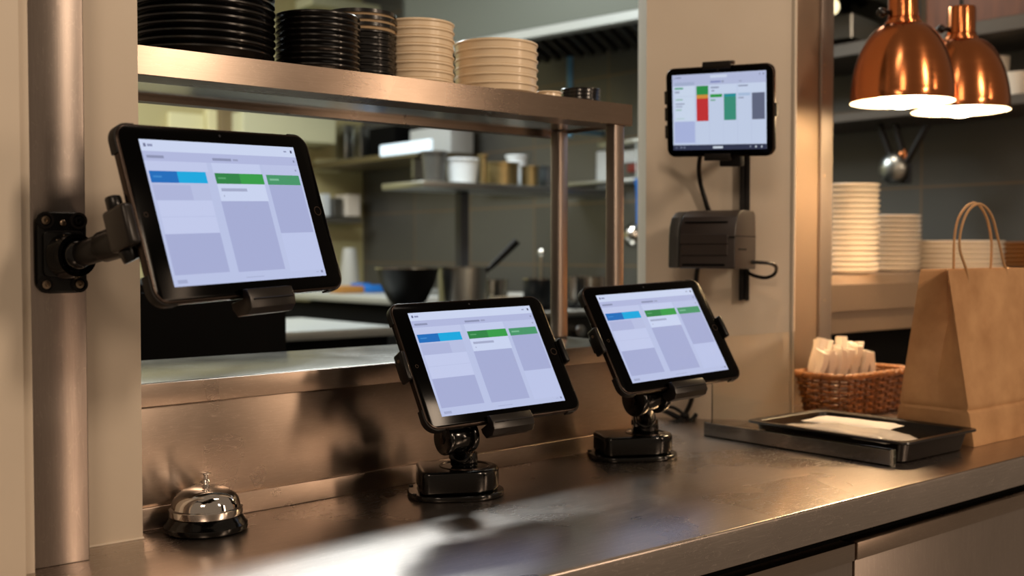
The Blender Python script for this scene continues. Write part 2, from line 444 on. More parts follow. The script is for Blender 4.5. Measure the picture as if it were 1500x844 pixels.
# ---------------------------------------------------------------- plates
ORD = ['topmost', 'second from top', 'third from top', 'fourth from top', 'fifth from top', 'sixth from top', 'seventh from top', 'eighth from top',
       'ninth from top', 'tenth from top', 'eleventh from top', 'twelfth from top', 'thirteenth from top', 'fourteenth from top', 'fifteenth from top',
       'sixteenth from top', 'seventeenth from top', 'eighteenth from top']
def plate_mesh(r, foot, h, t, m, lip=1.0, seg=56):
    b = MB()
    pr = [(0, .002), (foot * .9, .002), (foot * .92, 0), (foot, 0), (foot + .001, .0025), (r * .80 + foot * .2, h * .5), (r - .002, h), (r, h + t * .3), (r, h + t * .75), (r - t * .3, h + t),
          (r - t, h + t), (r * .8 + foot * .2 - t, h * .5 + t), (foot - .002, .002 + t), (0, .002 + t)]
    b.lathe(pr, seg)
    return b
def stack(cx, cy, z, r, foot, h, t, pitch, n, m, kind, desc, group, mats=None):
    tan = []; src = None; lean = random.Random(int(cx * 1000))
    for k in range(n):
        mm = mats[k] if mats else m
        if src is None:
            b = plate_mesh(r, foot, h, t, mm); o = b.done(kind, mm, origin=(0, 0, 0)); src = o
        else:
            o = src.copy(); COL.objects.link(o)
            if mats and mm is not m:
                if not tan:
                    b = MB(); q = plate_mesh(r, foot, h, t, mm)
                    me = bpy.data.meshes.new('t'); q.bm.to_mesh(me); q.bm.free(); i_ = b._mi(mm); b.bm.from_mesh(me)
                    b.lathe([(r - .0045, h - .0012), (r + .0004, h - .0003), (r + .0004, h + t + .0004), (r - .0045, h + t + .0004)], 56, None, m, close=True)
                    tmp = b.done('t'); tan.append(tmp.data); bpy.data.objects.remove(tmp)
                o.data = tan[0]
        o.location = (cx + lean.uniform(-.0007, .0007), cy + lean.uniform(-.0007, .0007), z + k * pitch)
        o.rotation_euler = (0, 0, lean.uniform(0, 6))
        p = ORD[n - 1 - k] if n > 1 else ''
        if k == 0 and n > 1: p = 'lowest'
        tag(o, f'{p} {desc}' if n > 1 else desc, 'bowl' if 'bowl' in kind else 'plate', group)
def cen(px, Y):                                     # centre of a pile: on the line of sight of its middle, at depth Y
    q = ony(px, 300, Y); return q.x, q.y
cx, cy = cen(301, 1.405)
stack(cx, cy, SH, .093, .055, .012, .0052, .0098, 12, PLATE_B, 'dinner_plate', 'black plate in big black stack by left pillar', 'black plates in the big left stack')
cx, cy = cen(466, 1.385)
stack(cx, cy, SH, .0605, .040, .009, .0046, .0079, 10, PLATE_B, 'side_plate', 'black plate in smaller stack right of big one', 'black plates in the middle stack')
cx, cy = cen(530, 1.44)
stack(cx, cy, SH, .054, .040, .009, .0046, .0098, 11, PLATE_B, 'side_plate', 'dark plate in narrow stack before white plates', 'dark plates in the narrow stack',
      [PLATE_B] * 8 + [PLATE_T] * 3)
cx, cy = cen(613, 1.425)
stack(cx, cy, SH, .0565, .046, .014, .0045, .0128, 8, PORC_W, 'plate', 'cream plate in left white stack on overshelf', 'cream plates on the overshelf')
cx, cy = cen(727, 1.39)
stack(cx, cy, SH, .0675, .055, .016, .0045, .0132, 6, PORC_W, 'bowl', 'cream bowl in right white stack on overshelf', 'cream bowls on the overshelf')
cx, cy = cen(803, 1.375)
stack(cx, cy, SH, .0235, .018, .0155, .003, .006, 1, PORC_W, 'small_dish', 'small low cream dish beside the black bowls on overshelf', None)
cx, cy = cen(850, 1.40)
stack(cx, cy, SH, .0355, .028, .013, .003, .0062, 4, PLATE_B, 'small_bowl', 'small black bowl at right end of overshelf', 'small black bowls on the overshelf')

# ---------------------------------------------------------------- tablets
LAV, LIT, PALE = '#a9abd2', '#c6c9ea', '#bfc2e4'
UI1 = [  # u0, v0, u1, v1, colour (in reading order, later on top)
    (0, 0, 1, 1, '#bcc0e2'), (0, 0, 1, .08, '#cfd2ee'), (0, .08, 1, .147, '#b4b6db'), (0, .147, .37, .215, '#c3c6e7'), (.40, .147, .72, .22, '#c6c9ea'),
    (.74, .147, 1, .22, '#bec1e3'),
    (.014, .216, .175, .297, '#1c6cba'), (.175, .216, .35, .297, '#13a6dc'), (.405, .221, .565, .298, '#2f8246'), (.565, .221, .724, .298, '#379b48'),
    (.748, .224, .984, .299, '#489468'),
    (.014, .30, .35, .417, '#babddf'), (.014, .312, .237, .417, '#b1b3d8'), (.02, .42, .347, .648, '#c5c8e9'), (.02, .53, .347, .533, '#b7bade'), (.017, .648, .347, .924, LAV),
    (.405, .298, .722, .424, '#ced1ee'), (.403, .424, .715, .93, LAV), (.75, .30, .987, .664, LAV), (.75, .667, .99, .95, '#bfc3e6'),
    (.018, .027, .032, .051, '#6e7193'), (.04, .031, .07, .048, '#8e91b2'), (.021, .109, .12, .128, '#8e90b0'), (.414, .112, .535, .131, '#8e90b0'),
    (.546, .114, .58, .129, '#9a9cbc'), (.918, .033, .938, .044, '#9295b5'), (.965, .028, .978, .05, '#4e506a'), (.968, .105, .98, .122, '#8a8cac'),
    (.965, .178, .977, .192, '#9a9cbc'), (.423, .331, .591, .353, '#a7a9c7'), (.429, .38, .436, .392, '#a7a9c7'), (.023, .957, .08, .981, '#a5a8ca'),
    (.441, .968, .56, .973, '#a5a8ca'), (.93, .965, .95, .97, '#a5a8ca'), (.965, .957, .98, .975, '#8a8cac'),
    (.03, .25, .08, .262, '#3d86cb'), (.42, .252, .47, .264, '#58a06a'), (.765, .253, .83, .268, '#7cb894')]
UI4 = [(0, 0, 1, 1, '#c3c9e2'), (0, 0, 1, .147, '#b4b7d6'), (0, .06, 1, .062, '#a9acd0'), (.416, .023, .594, .06, '#cdd0e6'), (.024, .10, .244, .145, '#a5abc9'),
       (.024, .15, .245, .615, '#ccd2e7'), (.03, .285, .24, .288, '#b3b8d2'), (.017, .618, .244, .903, '#aab0d8'),
       (.40, .15, .403, .93, '#b5bad8'), (.55, .15, .552, .93, '#b5bad8'), (.70, .15, .703, .93, '#b5bad8'), (.845, .28, .848, .93, '#b5bad8'), (.25, .15, .253, .93, '#b5bad8'),
       (.405, .15, .698, .265, '#c9cee6'), (.705, .15, 1, .265, '#c9cee6'),
       (.265, .157, .394, .274, '#2e8a48'), (.265, .274, .394, .322, '#d28a3c'), (.265, .322, .394, .619, '#c03133'), (.415, .273, .542, .313, '#2d9440'),
       (.56, .274, .688, .312, '#2a8a94'), (.56, .312, .688, .615, '#3c8a74'), (.712, .272, .835, .307, '#a9b9d6'), (.854, .275, .984, .616, '#62657c'),
       (0, .932, 1, 1, '#33364c'), (.026, .168, .12, .19, '#4f9a78'), (.028, .215, .08, .24, '#9a9fb8'), (.036, .318, .114, .336, '#8fb2a8'),
       (.035, .375, .134, .393, '#9a9fb8'), (.035, .41, .11, .428, '#a2a7c0'), (.035, .455, .10, .47, '#8fb2a8'), (.035, .575, .13, .585, '#a9c4c0'),
       (.423, .176, .508, .195, '#8c90aa'), (.43, .22, .46, .235, '#7c809a'), (.714, .17, .813, .188, '#8c90aa'), (.419, .10, .53, .122, '#7f84b6'),
       (.54, .098, .56, .125, '#8c90aa'), (.72, .11, .75, .125, '#9a9dbb'), (.418, .34, .47, .358, '#6fa58a'), (.714, .325, .77, .34, '#8c90aa'),
       (.02, .035, .03, .05, '#6c7090'), (.04, .03, .10, .045, '#8488a6'), (.93, .03, .94, .05, '#7a7e9c'), (.965, .03, .98, .05, '#7a7e9c'),
       (.03, .96, .045, .975, '#777b92'), (.08, .955, .10, .975, '#777b92'), (.115, .955, .135, .975, '#777b92'), (.438, .955, .545, .982, '#cfd2de'),
       (.83, .955, .84, .972, '#aaadc0'), (.885, .955, .90, .978, '#d0d3de'), (.945, .955, .957, .978, '#d0d3de')]

def cool(c): r_, g_, b_ = (int(c[i:i + 2], 16) for i in (1, 3, 5)); return '#%02x%02x%02x' % (int(r_ * .975), min(255, int(g_ * 1.005)), b_)
def tablet(label, c, X, Y, Z, w, asp, ui, mx=.024, my=.0155, gain=1.0, home=True, guards=True):
    M = frame(c, X, Y, Z); h = w * asp; W = w + 2 * mx; H = h + 2 * my
    t = thing('tablet', label, 'tablet', c)
    b = MB(); b.prism(rr(W, H, .016, 8), -.0095, .0004, .0022, 4, M=M); b.done('case', CASE, t, 40)
    b = MB(); b.prism(rr(W - .0052, H - .0052, .0135, 8), .0003, .0008, .0002, 2, M=M); b.done('front_glass', GLASS_B, t, 40)
    b = MB()
    for k, (u0, v0, u1, v1, col) in enumerate(ui):
        z = .00095 + k * .000012
        q = [M @ Vector(((u - .5) * w, (.5 - v) * h, z)) for u, v in ((u0, v1), (u1, v1), (u1, v0), (u0, v0))]
        b.quad(*q, m=mat('screen glow ' + col, '#050505', .35, spec=.2, emit=cool(col), estr=gain))
    b.done('screen', None, t, 0)
    if home:
        b = MB(); hx = W / 2 - mx / 2
        b.lathe([(.0042, 0), (.0052, 0), (.0052, .0004), (.0042, .0004)], 32, M @ Matrix.Translation((hx, 0, .0008)), close=True)
        b.done('home_button', mat('button ring', '#4a3f38', .3, .8), t)
        b = MB(); b.lathe([(.0018, 0), (.0024, 0), (.0024, .0003), (.0018, .0003)], 24, M @ Matrix.Translation((-hx, -.002, .0008)), close=True)
        b.done('sensor', mat('button ring', '#4a3f38', .3, .8), t)
    b = MB(); b.cyl(M @ Vector((0, H / 2 - .0075, .0007)), M @ Vector((0, H / 2 - .0075, .0012)), .0014, seg=16); b.done('camera_lens', mat('lens', '#2a2c33', .1), t)
    if guards:
        for sx, sy in ((-1, 1), (1, 1), (1, -1), (-1, -1)):
            out = []; inn = []; r = .0172; e = .0011
            w2, h2 = W / 2 + e, H / 2 + e
            pts = [(w2, h2 - .03)] + [(w2 - r + r * math.cos(a * PI / 16), h2 - r + r * math.sin(a * PI / 16)) for a in range(9)] + [(w2 - .026, h2)]
            ins = [(w2 - .0035, h2 - .03)] + [(w2 - r + (r - .0035) * math.cos(a * PI / 16), h2 - r + (r - .0035) * math.sin(a * PI / 16)) for a in range(9)] + [(w2 - .026, h2 - .0035)]
            poly = [(sx * x, sy * y) for x, y in pts + ins[::-1]]
            b = MB(); b.prism(poly, -.0112, -.0010, .0007, 2, M=M); b.done('corner_guard', RUBBER, t, 40)
    return M, W, H

# ---- tablet poses (measured from the corners of each lit screen)
P1 = dict(c=(.5017, 1.0365, 1.2609), X=(.9615, .2721, .0378), Y=(-.1164, .2788, .9533), Z=(.2488, -.9210, .2997))
P2 = dict(c=(.9048, 1.1389, 1.0807), X=(.9991, -.0368, .0203), Y=(.0015, .5136, .8580), Z=(-.0421, -.8572, .5132))
P3 = dict(c=(1.2337, 1.1299, 1.0984), X=(.9982, -.0481, .0360), Y=(-.0056, .5212, .8534), Z=(-.0598, -.8521, .5199))
P4 = dict(c=(1.5472, 1.2866, 1.4711), X=(.2624, -.9642, -.0391), Y=(-.1147, -.0714, .9908), Z=(-.9581, -.2555, -.1294))
M1, W1, H1 = tablet('large-looking tablet on black arm fixed to left steel strip', **P1, w=.2, asp=.73, ui=UI1, gain=1.0)
M2, W2, H2 = tablet('tilted order tablet on the middle worktop stand', **P2, w=.2, asp=.73, ui=UI1, gain=.98)
M3, W3, H3 = tablet('tilted order tablet on right-hand worktop stand near cream pillar', **P3, w=.2, asp=.72, ui=UI1, gain=.98)
M4, W4, H4 = tablet('wall tablet with red and green columns on cream pillar', **P4, w=.18, asp=.75, ui=UI4, mx=.0135, my=.0125, home=False, guards=False)

def bottom_jaw(parent, M, W, H, xc, half=.033):
    """the ridged hook that cups the lower edge of a tablet"""
    b = MB(); y = -H / 2
    pr = [(.004, y + .0075), (.0105, y + .0055), (.0125, y - .004), (.0105, y - .0135), (.003, y - .0185), (-.012, y - .0165), (-.0165, y - .008), (-.0165, y - .0015), (.0015, y - .0015)]
    A = M @ Matrix.Translation((xc, 0, 0))
    Q = A @ Matrix(((0, 0, 1, 0), (0, 1, 0, 0), (1, 0, 0, 0), (0, 0, 0, 1)))
    b.prism(pr, -half, half, .0012, 2, M=Q)
    o = b.done('bottom_jaw', mat('ridged jaw plastic', '#1b1715', .32, .3), parent, 30)
    b = MB(); b.box((xc - half + .004, y - .006, .0118), (xc + half - .004, y - .0045, .0134), .0004, 1, M=M); b.done('jaw_ridge', BLACK, o)
    return o
def side_jaw(parent, M, W, sx, yc, half=.019, big=1.0):
    x = sx * (W / 2)
    b = MB()
    lo = (min(x + sx * .0015, x + sx * .0085 * big), yc - half, -.014); hi = (max(x + sx * .0015, x + sx * .0085 * big), yc + half, .0055)
    b.box(lo, hi, .0025, 3, M=M)
    o = b.done('side_jaw', BLACK, parent)
    b = MB(); b.cyl(M @ Vector((x + sx * (.0075 * big), yc + half * .45, -.004)), M @ Vector((x + sx * (.0095 * big), yc + half * .45, -.004)), .0022, seg=16); b.done('jaw_screw', SCREW, o)
    b = MB(); b.box((x - sx * .02, yc - half * .6, -.0185), (x + sx * .006, yc + half * .6, -.0125), .001, 1, M=M); b.done('jaw_slide', BLACK, o)
    return o
def cradle(parent, M, W, H):
    b = MB(); b.box((-W / 2 + .004, -.012, -.0185), (W / 2 - .004, .012, -.0112), .002, 2, M=M)
    b.box((-.02, -H / 2 + .002, -.0185), (.02, .03, -.0112), .002, 2, M=M)
    b.prism(rr(.075, .075, .012), -.024, -.0145, .002, 2, M=M)
    return b.done('cradle', BLACK, parent)

# ---- countertop stands
def stand(label, base, M, W, H, ang, wide, neck_top, ljaw=.012, rjaw=.012, xj=-.004, k=1.0, deep=1.0, ncx=.012, kn=1.0):
    t = thing('tablet_stand', label, 'tablet stand', base)
    B = Matrix.Translation(Vector(base)) @ Matrix.Rotation(ang, 4, 'Z')
    def dshape(w, d, back):
        """blunt D: rounded on the +x end, squared with soft corners on the -x end"""
        r = d / 2; out = []
        for i in range(19):
            a = -PI / 2 + PI * i / 18; out.append((w / 2 - r + r * math.cos(a), r * math.sin(a)))
        cr = back
        for i in range(7):
            a = PI / 2 + PI / 2 * i / 6; out.append((-w / 2 + cr + cr * math.cos(a), d / 2 - cr + cr * math.sin(a)))
        for i in range(7):
            a = PI + PI / 2 * i / 6; out.append((-w / 2 + cr + cr * math.cos(a), -d / 2 + cr + cr * math.sin(a)))
        return out
    w, d = wide, wide * .78 * deep
    b = MB(); b.prism(dshape(w, d, d * .40), 0, .0075 * k, .0022, 3, M=B); b.done('base_plate', BLACK_G, t, 40)
    b = MB(); b.prism(dshape(w * .84, d * .88, d * .12), .0072 * k, .038 * k, .005, 4, M=B @ Matrix.Translation((w * .025, 0, 0))); body = b.done('base_body', BLACK_G, t, 40)
    cxn = ncx
    b = MB(); b.lathe([(d * .30, .036 * k), (d * .32, .0390 * k), (d * .34, .0393 * k), (d * .35, .0375 * k)], 40, B @ Matrix.Translation((cxn, 0, 0)))
    b.done('turntable_ring', CASE, t)
    for sx, sy in ((-1, 1), (-1, -1)):
        b = MB(); b.cyl(B @ Vector((sx * w * .45, sy * d * .28, .007 * k)), B @ Vector((sx * w * .45, sy * d * .28, .0088 * k)), .0032, seg=20, bev=.0005); b.done('base_screw', BLACK_M, t)
    n0 = B @ Vector((cxn, 0, .038 * k)); n1 = Vector(neck_top); k = kn
    mid = n0.lerp(n1, .45)
    b = MB(); b.cyl(n0, (n0.x, n0.y, n0.z + .018 * k), .0175 * k, .0165 * k, bev=.0015, seg=40); b.cyl((n0.x, n0.y, n0.z + .017 * k), mid, .014 * k, .0125 * k, bev=.001)
    b.done('neck', BLACK_G, t, 40)
    # lower knuckle: a lug with a pivot bolt on the left of the neck
    b = MB(); lug = Vector((n0.x - .014 * k, n0.y + .002, n0.z + .014 * k))
    b.cyl(lug - RT * .0065, lug + RT * .006, .013 * k, bev=.002, seg=32); o = b.done('knuckle', BLACK_G, t, 40)
    b = MB(); b.cyl(lug - RT * .0085, lug - RT * .0055, .004, seg=20, bev=.0006); b.done('pivot_bolt', CASE, o)
    # upper clevis: two round cheeks with a hub between, tilted with the tablet
    ax = Vector((M.col[0][0], M.col[0][1], M.col[0][2])).normalized()
    hub = n1
    b = MB(); b.cyl(mid, hub, .0115 * k, .0125 * k, bev=.001); b.cyl(hub - ax * .013 * k, hub + ax * .013 * k, .0165 * k, bev=.001, seg=36); b.done('hub', BLACK_G, t, 40)
    for s in (-1, 1):
        bk = M @ Vector(((M.inverted() @ hub).x + s * .0165, (M.inverted() @ hub).y + .016, -.020))
        b = MB(); b.cyl(hub + ax * s * .0135 * k, hub + ax * s * .0225 * k, .0205 * k, bev=.002, seg=40)
        zz = Vector((M.col[2][0], M.col[2][1], M.col[2][2])).normalized()
        b.cyl(hub + ax * s * .0165, bk, .0085 * k, .0095 * k, bev=.001)
        o = b.done('clevis_cheek', BLACK_G, t, 40)
        b = MB(); b.cyl(hub + ax * s * .0220 * k, hub + ax * s * .0250 * k, .0065 * k, seg=6, bev=.0006); b.done('pivot_bolt', CASE, o)
    cradle(t, M, W, H)
    bottom_jaw(t, M, W, H, xj)
    side_jaw(t, M, W, -1, .0 + ljaw * 0, .020); side_jaw(t, M, W, 1, .0, .018)
    return t
b2 = onz(657, 722, .9); b3 = onz(919, 668, .9)
def behind(M, px, py, z):
    o = M @ Vector((0, 0, z)); n = Vector((M.col[2][0], M.col[2][1], M.col[2][2])); r = ray(px, py)
    return CAM + r * ((o - CAM).dot(n) / r.dot(n))
h2 = behind(M2, 669, 641, -.036); h3 = behind(M3, 947, 583, -.040)
stand('glossy black stand with turntable base holding the middle tablet', (b2.x + .002, b2.y - .014, .9001), M2, W2, H2, math.radians(-30), .128, h2)
stand('glossy black stand with turntable base holding the right worktop tablet', (b3.x, b3.y - .012, .9001), M3, W3, H3, math.radians(-28), .140, h3, deep=.84, ncx=.020, kn=1.22)

# ---- wall arm on the steel strip
pc = ony(86, 370, 1.159)
arm = thing('tablet_wall_mount', 'black ball-joint arm bolted to left steel strip holding large tablet', 'tablet mount', (pc.x, 1.159, pc.z))
MP = frame((pc.x, 1.1588, pc.z), (1, 0, 0), (0, 0, 1), (0, -1, 0))
pw = ony(125, 370, 1.15).x - ony(51, 370, 1.15).x; ph = ony(85, 310, 1.15).z - ony(85, 430, 1.15).z
b = MB(); b.prism(rr(pw, ph, .012, 6), 0, .011, .0025, 3, M=MP); b.done('wall_plate', BLACK, arm, 40)
b = MB(); b.prism(rr(pw * .80, ph * .56, .005, 4, 0, -.001), .0108, .0165, .002, 2, M=MP); b.done('raised_boss', BLACK, arm, 40)
for sx, sy in ((-1, 1), (1, 1), (1, -1), (-1, -1)):
    q = (sx * pw * .33, sy * ph * .39)
    b = MB(); b.lathe([(.0085, .0105), (.0085, .0125), (.0062, .0125), (.0055, .0100)], 28, MP @ Matrix.Translation((q[0], q[1], 0)), close=True); rg = b.done('screw_well', BLACK_M, arm)
    b = MB(); b.lathe([(0, .0113), (.0018, .0113), (.0020, .0138), (.0042, .0135), (.0046, .0108), (0, .0106)], 20, MP @ Matrix.Translation((q[0], q[1], 0)))
    b.done('screw', SCREW if (sx, sy) != (1, 1) else BLACK, rg)
b = MB(); b.ball(MP @ Vector((.001, ph * .36, .0112)), .0033, (1, .35, 1), 16); b.done('logo_dot', SCREW, arm)
s0 = MP @ Vector((.004, -.004, .0160))
adir = (M1 @ Vector((-.088, -.006, -.030)) - s0).normalized()
b = MB(); b.cyl(s0 - Vector((0, -.001, 0)), s0 + Vector((.002, -.013, .001)), .0240, .0215, bev=.003, seg=48); b.done('socket_cup', BLACK_G, arm, 40)
b = MB(); jr = s0 + Vector((.003, -.013, .001)); Mr = Matrix.Translation(jr) @ (Vector((.25, -1, .05))).to_track_quat('Z', 'Y').to_matrix().to_4x4()
b.lathe([(.0195, -.003), (.0225, 0), (.0215, .004), (.0175, .004), (.0165, 0)], 48, Mr, close=True); b.done('locking_ring', BLACK_G, arm, 40)
b = MB(); b.ball(s0 + Vector((.003, -.014, .001)), .0155); b.done('ball', BLACK_G, arm, 60)
a1 = M1 @ Vector((-.086, -.008, -.034))
m0 = s0 + Vector((.004, -.016, .001)); mdir = a1 - m0
b = MB(); b.cyl(m0, m0 + mdir * .42, .0125, .0135, bev=.001); b.cyl(m0 + mdir * .36, m0 + mdir * .93, .0155, .0170, bev=.002, seg=36); b.done('arm_tube', BLACK, arm, 40)
b = MB(); b.cyl(m0 + mdir * .90, a1 + mdir * .06, .0135, .0145, bev=.001); b.ball(a1, .017); b.done('end_joint', BLACK, arm, 60)
b = MB(); b.prism(rr(.050, .060, .008, 5, -.080, .004), -.034, -.0155, .003, 3, M=M1); b.done('mount_block', BLACK, arm, 40)
cradle(arm, M1, W1, H1)
bottom_jaw(arm, M1, W1, H1, .0065, .030)
b = MB(); b.box((-W1 / 2 - .0135, -.030, -.030), (-W1 / 2 - .0008, .010, .0035), .004, 3, M=M1); o = b.done('side_jaw', mat('ridged jaw plastic', '#1b1715', .32, .3), arm)
b = MB(); b.cyl(M1 @ Vector((-W1 / 2 - .005, .008, -.018)), M1 @ Vector((-W1 / 2 - .005, .022, -.018)), .0075, bev=.002); b.done('thumb_knob', BLACK, o)
b = MB(); b.cyl(M1 @ Vector((-W1 / 2 - .002, -.028, -.020)), M1 @ Vector((-W1 / 2 + .002, -.040, -.020)), .0085, bev=.002); b.done('thumb_knob', BLACK, o)

# ---------------------------------------------------------------- wall tablet holder, printer, cables on the pillar
wn = Vector((-(p1 - p0).y, (p1 - p0).x, 0)).normalized()
if wn.dot(Vector((0, -1, 0))) < 0: wn = -wn
wu = Vector((-wn.y, wn.x, 0));  wu = wu if wu.dot(RT) > 0 else -wu
W0 = Vector((p0.x, p0.y, 0))
def onwall(px, py, off=0.):
    o = W0 + wn * off; r = ray(px, py); return CAM + r * ((o - CAM).dot(wn) / r.dot(wn))
q1 = onwall(1090, 236, .0); q2 = onwall(1090, 440, .0)
hold = thing('wall_bracket', 'black wall rail and clamp on cream pillar holding wall tablet', 'bracket', (q2.x, q2.y, q2.z))
MW = frame((0, 0, 0), wu, (0, 0, 1), wn)
b = MB(); c = MW.inverted() @ q2; zt = (MW.inverted() @ onwall(1090, 205)).y
b.box((c.x - .0095, c.y, c.z + .0005), (c.x - .002, zt, c.z + .011), .0008, 1, M=MW); b.box((c.x + .002, c.y, c.z + .0005), (c.x + .0095, zt, c.z + .011), .0008, 1, M=MW)
b.box((c.x - .009, c.y + .001, c.z + .0006), (c.x + .009, zt - .001, c.z + .005), .0004, 1, M=MW)
b.done('wall_rail', BLACK_M, hold)
ja = M4 @ Vector((.018, -H4 / 2 - .004, -.022)); jb = MW @ Vector((c.x, zt - .012, c.z + .012))
b = MB(); b.cyl(jb - wn * .006, jb + wn * .012, .013, bev=.002); b.cyl(jb + wn * .004, ja, .008, bev=.001); b.ball(ja, .012); b.done('swivel_joint', BLACK_M, hold, 40)
b = MB(); b.box((-.006, -H4 / 2 - .019, -.030), (.036, -H4 / 2 + .012, -.0115), .003, 2, M=M4); b.done('joint_block', BLACK_M, hold)
b = MB(); b.box((-.016, -H4 / 2 + .004, -.016), (.016, H4 / 2 - .004, -.0105), .001, 1, M=M4); b.done('cradle', BLACK_M, hold)
JAW = mat('ridged jaw plastic', '#1b1715', .32, .3)
b = MB(); b.box((-.028, H4 / 2 - .006, .0012), (.026, H4 / 2 + .008, .0075), .002, 2, M=M4); b.box((-.028, H4 / 2 + .001, -.016), (.026, H4 / 2 + .008, .006), .002, 2, M=M4); b.done('top_jaw', JAW, hold)
b = MB(); b.box((-.027, -H4 / 2 - .007, .0012), (.024, -H4 / 2 + .006, .0075), .002, 2, M=M4); b.box((-.027, -H4 / 2 - .007, -.016), (.024, -H4 / 2 - .001, .006), .002, 2, M=M4); b.done('bottom_jaw', JAW, hold)
for yy in (.028, -.002, -.034):
    b = MB(); b.box((-W4 / 2 - .0055, yy - .012, -.013), (-W4 / 2 - .0006, yy + .012, -.003), .0012, 2, M=M4); b.done('side_tab', BLACK_M, hold)
b = MB(); b.box((W4 / 2 + .0006, -.012, -.011), (W4 / 2 + .003, .012, -.004), .0008, 1, M=M4); b.done('side_tab', BLACK_M, hold)

# receipt printer: front faces left of camera, its right side shows
PX = Vector((.36, -.93, 0)).normalized(); PZ = Vector((-PX.y * -1, 0, 0)); PZ = Vector((PX.y, -PX.x, 0)).normalized()   # outward front normal
if PZ.x > 0: PZ = -PZ
d0 = 1.93
fr = CAM + ray(1077, 351) * d0                                      # front right edge, mid height
pwid, pdep, phei = .125, .122, .106
MPz = frame(fr - PX * pwid / 2, PX, (0, 0, 1), PZ)
PRN = mat('printer plastic', '#2e2623', .38); PRG = mat('printer end cap plastic', '#3c3c3a', .35)
prn = thing('receipt_printer', 'dark receipt printer mounted on cream pillar below wall tablet', 'printer', tuple(MPz @ Vector((0, -phei / 2, -pdep))))
zc = -.001
sidep = [(-pdep, -phei / 2), (0, -phei / 2 + .002), (.002, -phei / 2 + .004), (.0, .006), (-.004, .024), (-.014, .041), (-.030, .050), (-.05, .0535), (-pdep + .012, .053), (-pdep + .004, .046), (-pdep, .008)]
SP = MPz @ Matrix(((0, 0, 1, 0), (0, 1, 0, 0), (1, 0, 0, 0), (0, 0, 0, 1)))   # (profile x -> local z, profile y -> local y, extrude -> local x)
b = MB(); b.prism(sidep, -pwid / 2 + .022, pwid / 2, .0022, 3, M=SP); b.done('body', PRN, prn, 28)
b = MB(); b.prism([(x * .985 - .002, y * .985) for x, y in sidep], -pwid / 2, -pwid / 2 + .021, .004, 3, M=SP); b.done('end_cap', PRG, prn, 28)
b = MB(); b.box((-pwid / 2 + .024, -.008, -.001), (pwid / 2 - .013, .010, .0032), .001, 1, M=MPz); b.box((-pwid / 2 + .026, -.028, -.001), (pwid / 2 - .013, -.0085, .0036), .0012, 1, M=MPz); b.done('front_cover', PRN, prn)
b = MB(); b.box((-pwid / 2 + .028, -.0465, -.002), (pwid / 2 - .018, -.0425, .0028), .0008, 1, M=MPz); b.done('paper_slot', KDARK, prn)
b = MB(); b.box((-pwid / 2 + .030, .0305, -.014), (pwid / 2 - .016, .0325, -.0045), .0006, 1, M=MPz); b.done('lid_groove', KDARK, prn)
b = MB(); b.box((pwid / 2 - .0005, .0055, -pdep + .002), (pwid / 2 + .0006, .0070, -.002), .0003, 1, M=MPz); b.box((pwid / 2 - .0005, -.0185, -.065), (pwid / 2 + .0006, -.0155, -.018), .0004, 1, M=MPz)
b.box((pwid / 2 - .010, .004, -.001), (pwid / 2, .0055, .0036), .0003, 1, M=MPz)
b.done('seam', KDARK, prn)
b = MB(); b.box((-.030, -.035, -pdep - .045), (.045, .03, -pdep + .002), .003, 2, M=MPz); b.done('mounting_block', BLACK_M, prn)

def cable(label, pts, r=.0028, name='cable', extra=None):
    b = MB(); b.tube(pts, r, 10, smooth=8)
    o = b.done(name, BLACK, origin=pts[0], smooth=60)
    tag(o, label, 'cable'); return o
c1 = [onwall(1030, 205, .06), onwall(1024, 240, .03), onwall(1026, 268, .012), onwall(1034, 296, .008), onwall(1040, 320, .005), onwall(1034, 360, .005), onwall(1022, 392, .005), onwall(1019, 440, .005), onwall(1018, 520, .008), onwall(1014, 580, .012), onwall(1004, 606, .02)]
cable('black cable hanging from wall tablet behind the printer', c1, .0045)
e = MPz @ Vector((pwid / 2, -.040, -pdep * .78))
c2 = [e, onwall(1128, 386, .075), onwall(1137, 392, .06), onwall(1134, 402, .045), onwall(1120, 407, .03), onwall(1100, 402, .018), onwall(1094, 394, .016)]
cable('short black power cord looping under right of printer', c2, .0034)
g = lambda x, y, o=.03: onwall(x, y, o)
c3 = [g(968, 601), g(980, 605), g(996, 613, .03), g(1008, 618, .03), g(1016, 613, .028), g(1020, 606, .025)]
b = MB(); b.tube(c3, lambda u: .0035 + .002 * math.sin(PI * u), 10, smooth=8); b.tube([g(960, 594, .02), g(985, 597, .03), g(1000, 606, .035), g(1008, 614, .035), g(990, 617, .04), g(966, 622, .05)], .0032, 10, smooth=8)
b.ball(g(1003, 609, .035), .0085, (1, 1, .8)); b.ball(g(1000, 616, .04), .007, (1.2, 1.2, .7))
tag(b.done('cable', RUBBER, origin=g(1000, 615, .03), smooth=60), 'knotted black cable bundle on worktop behind right tablet stand', 'cable')

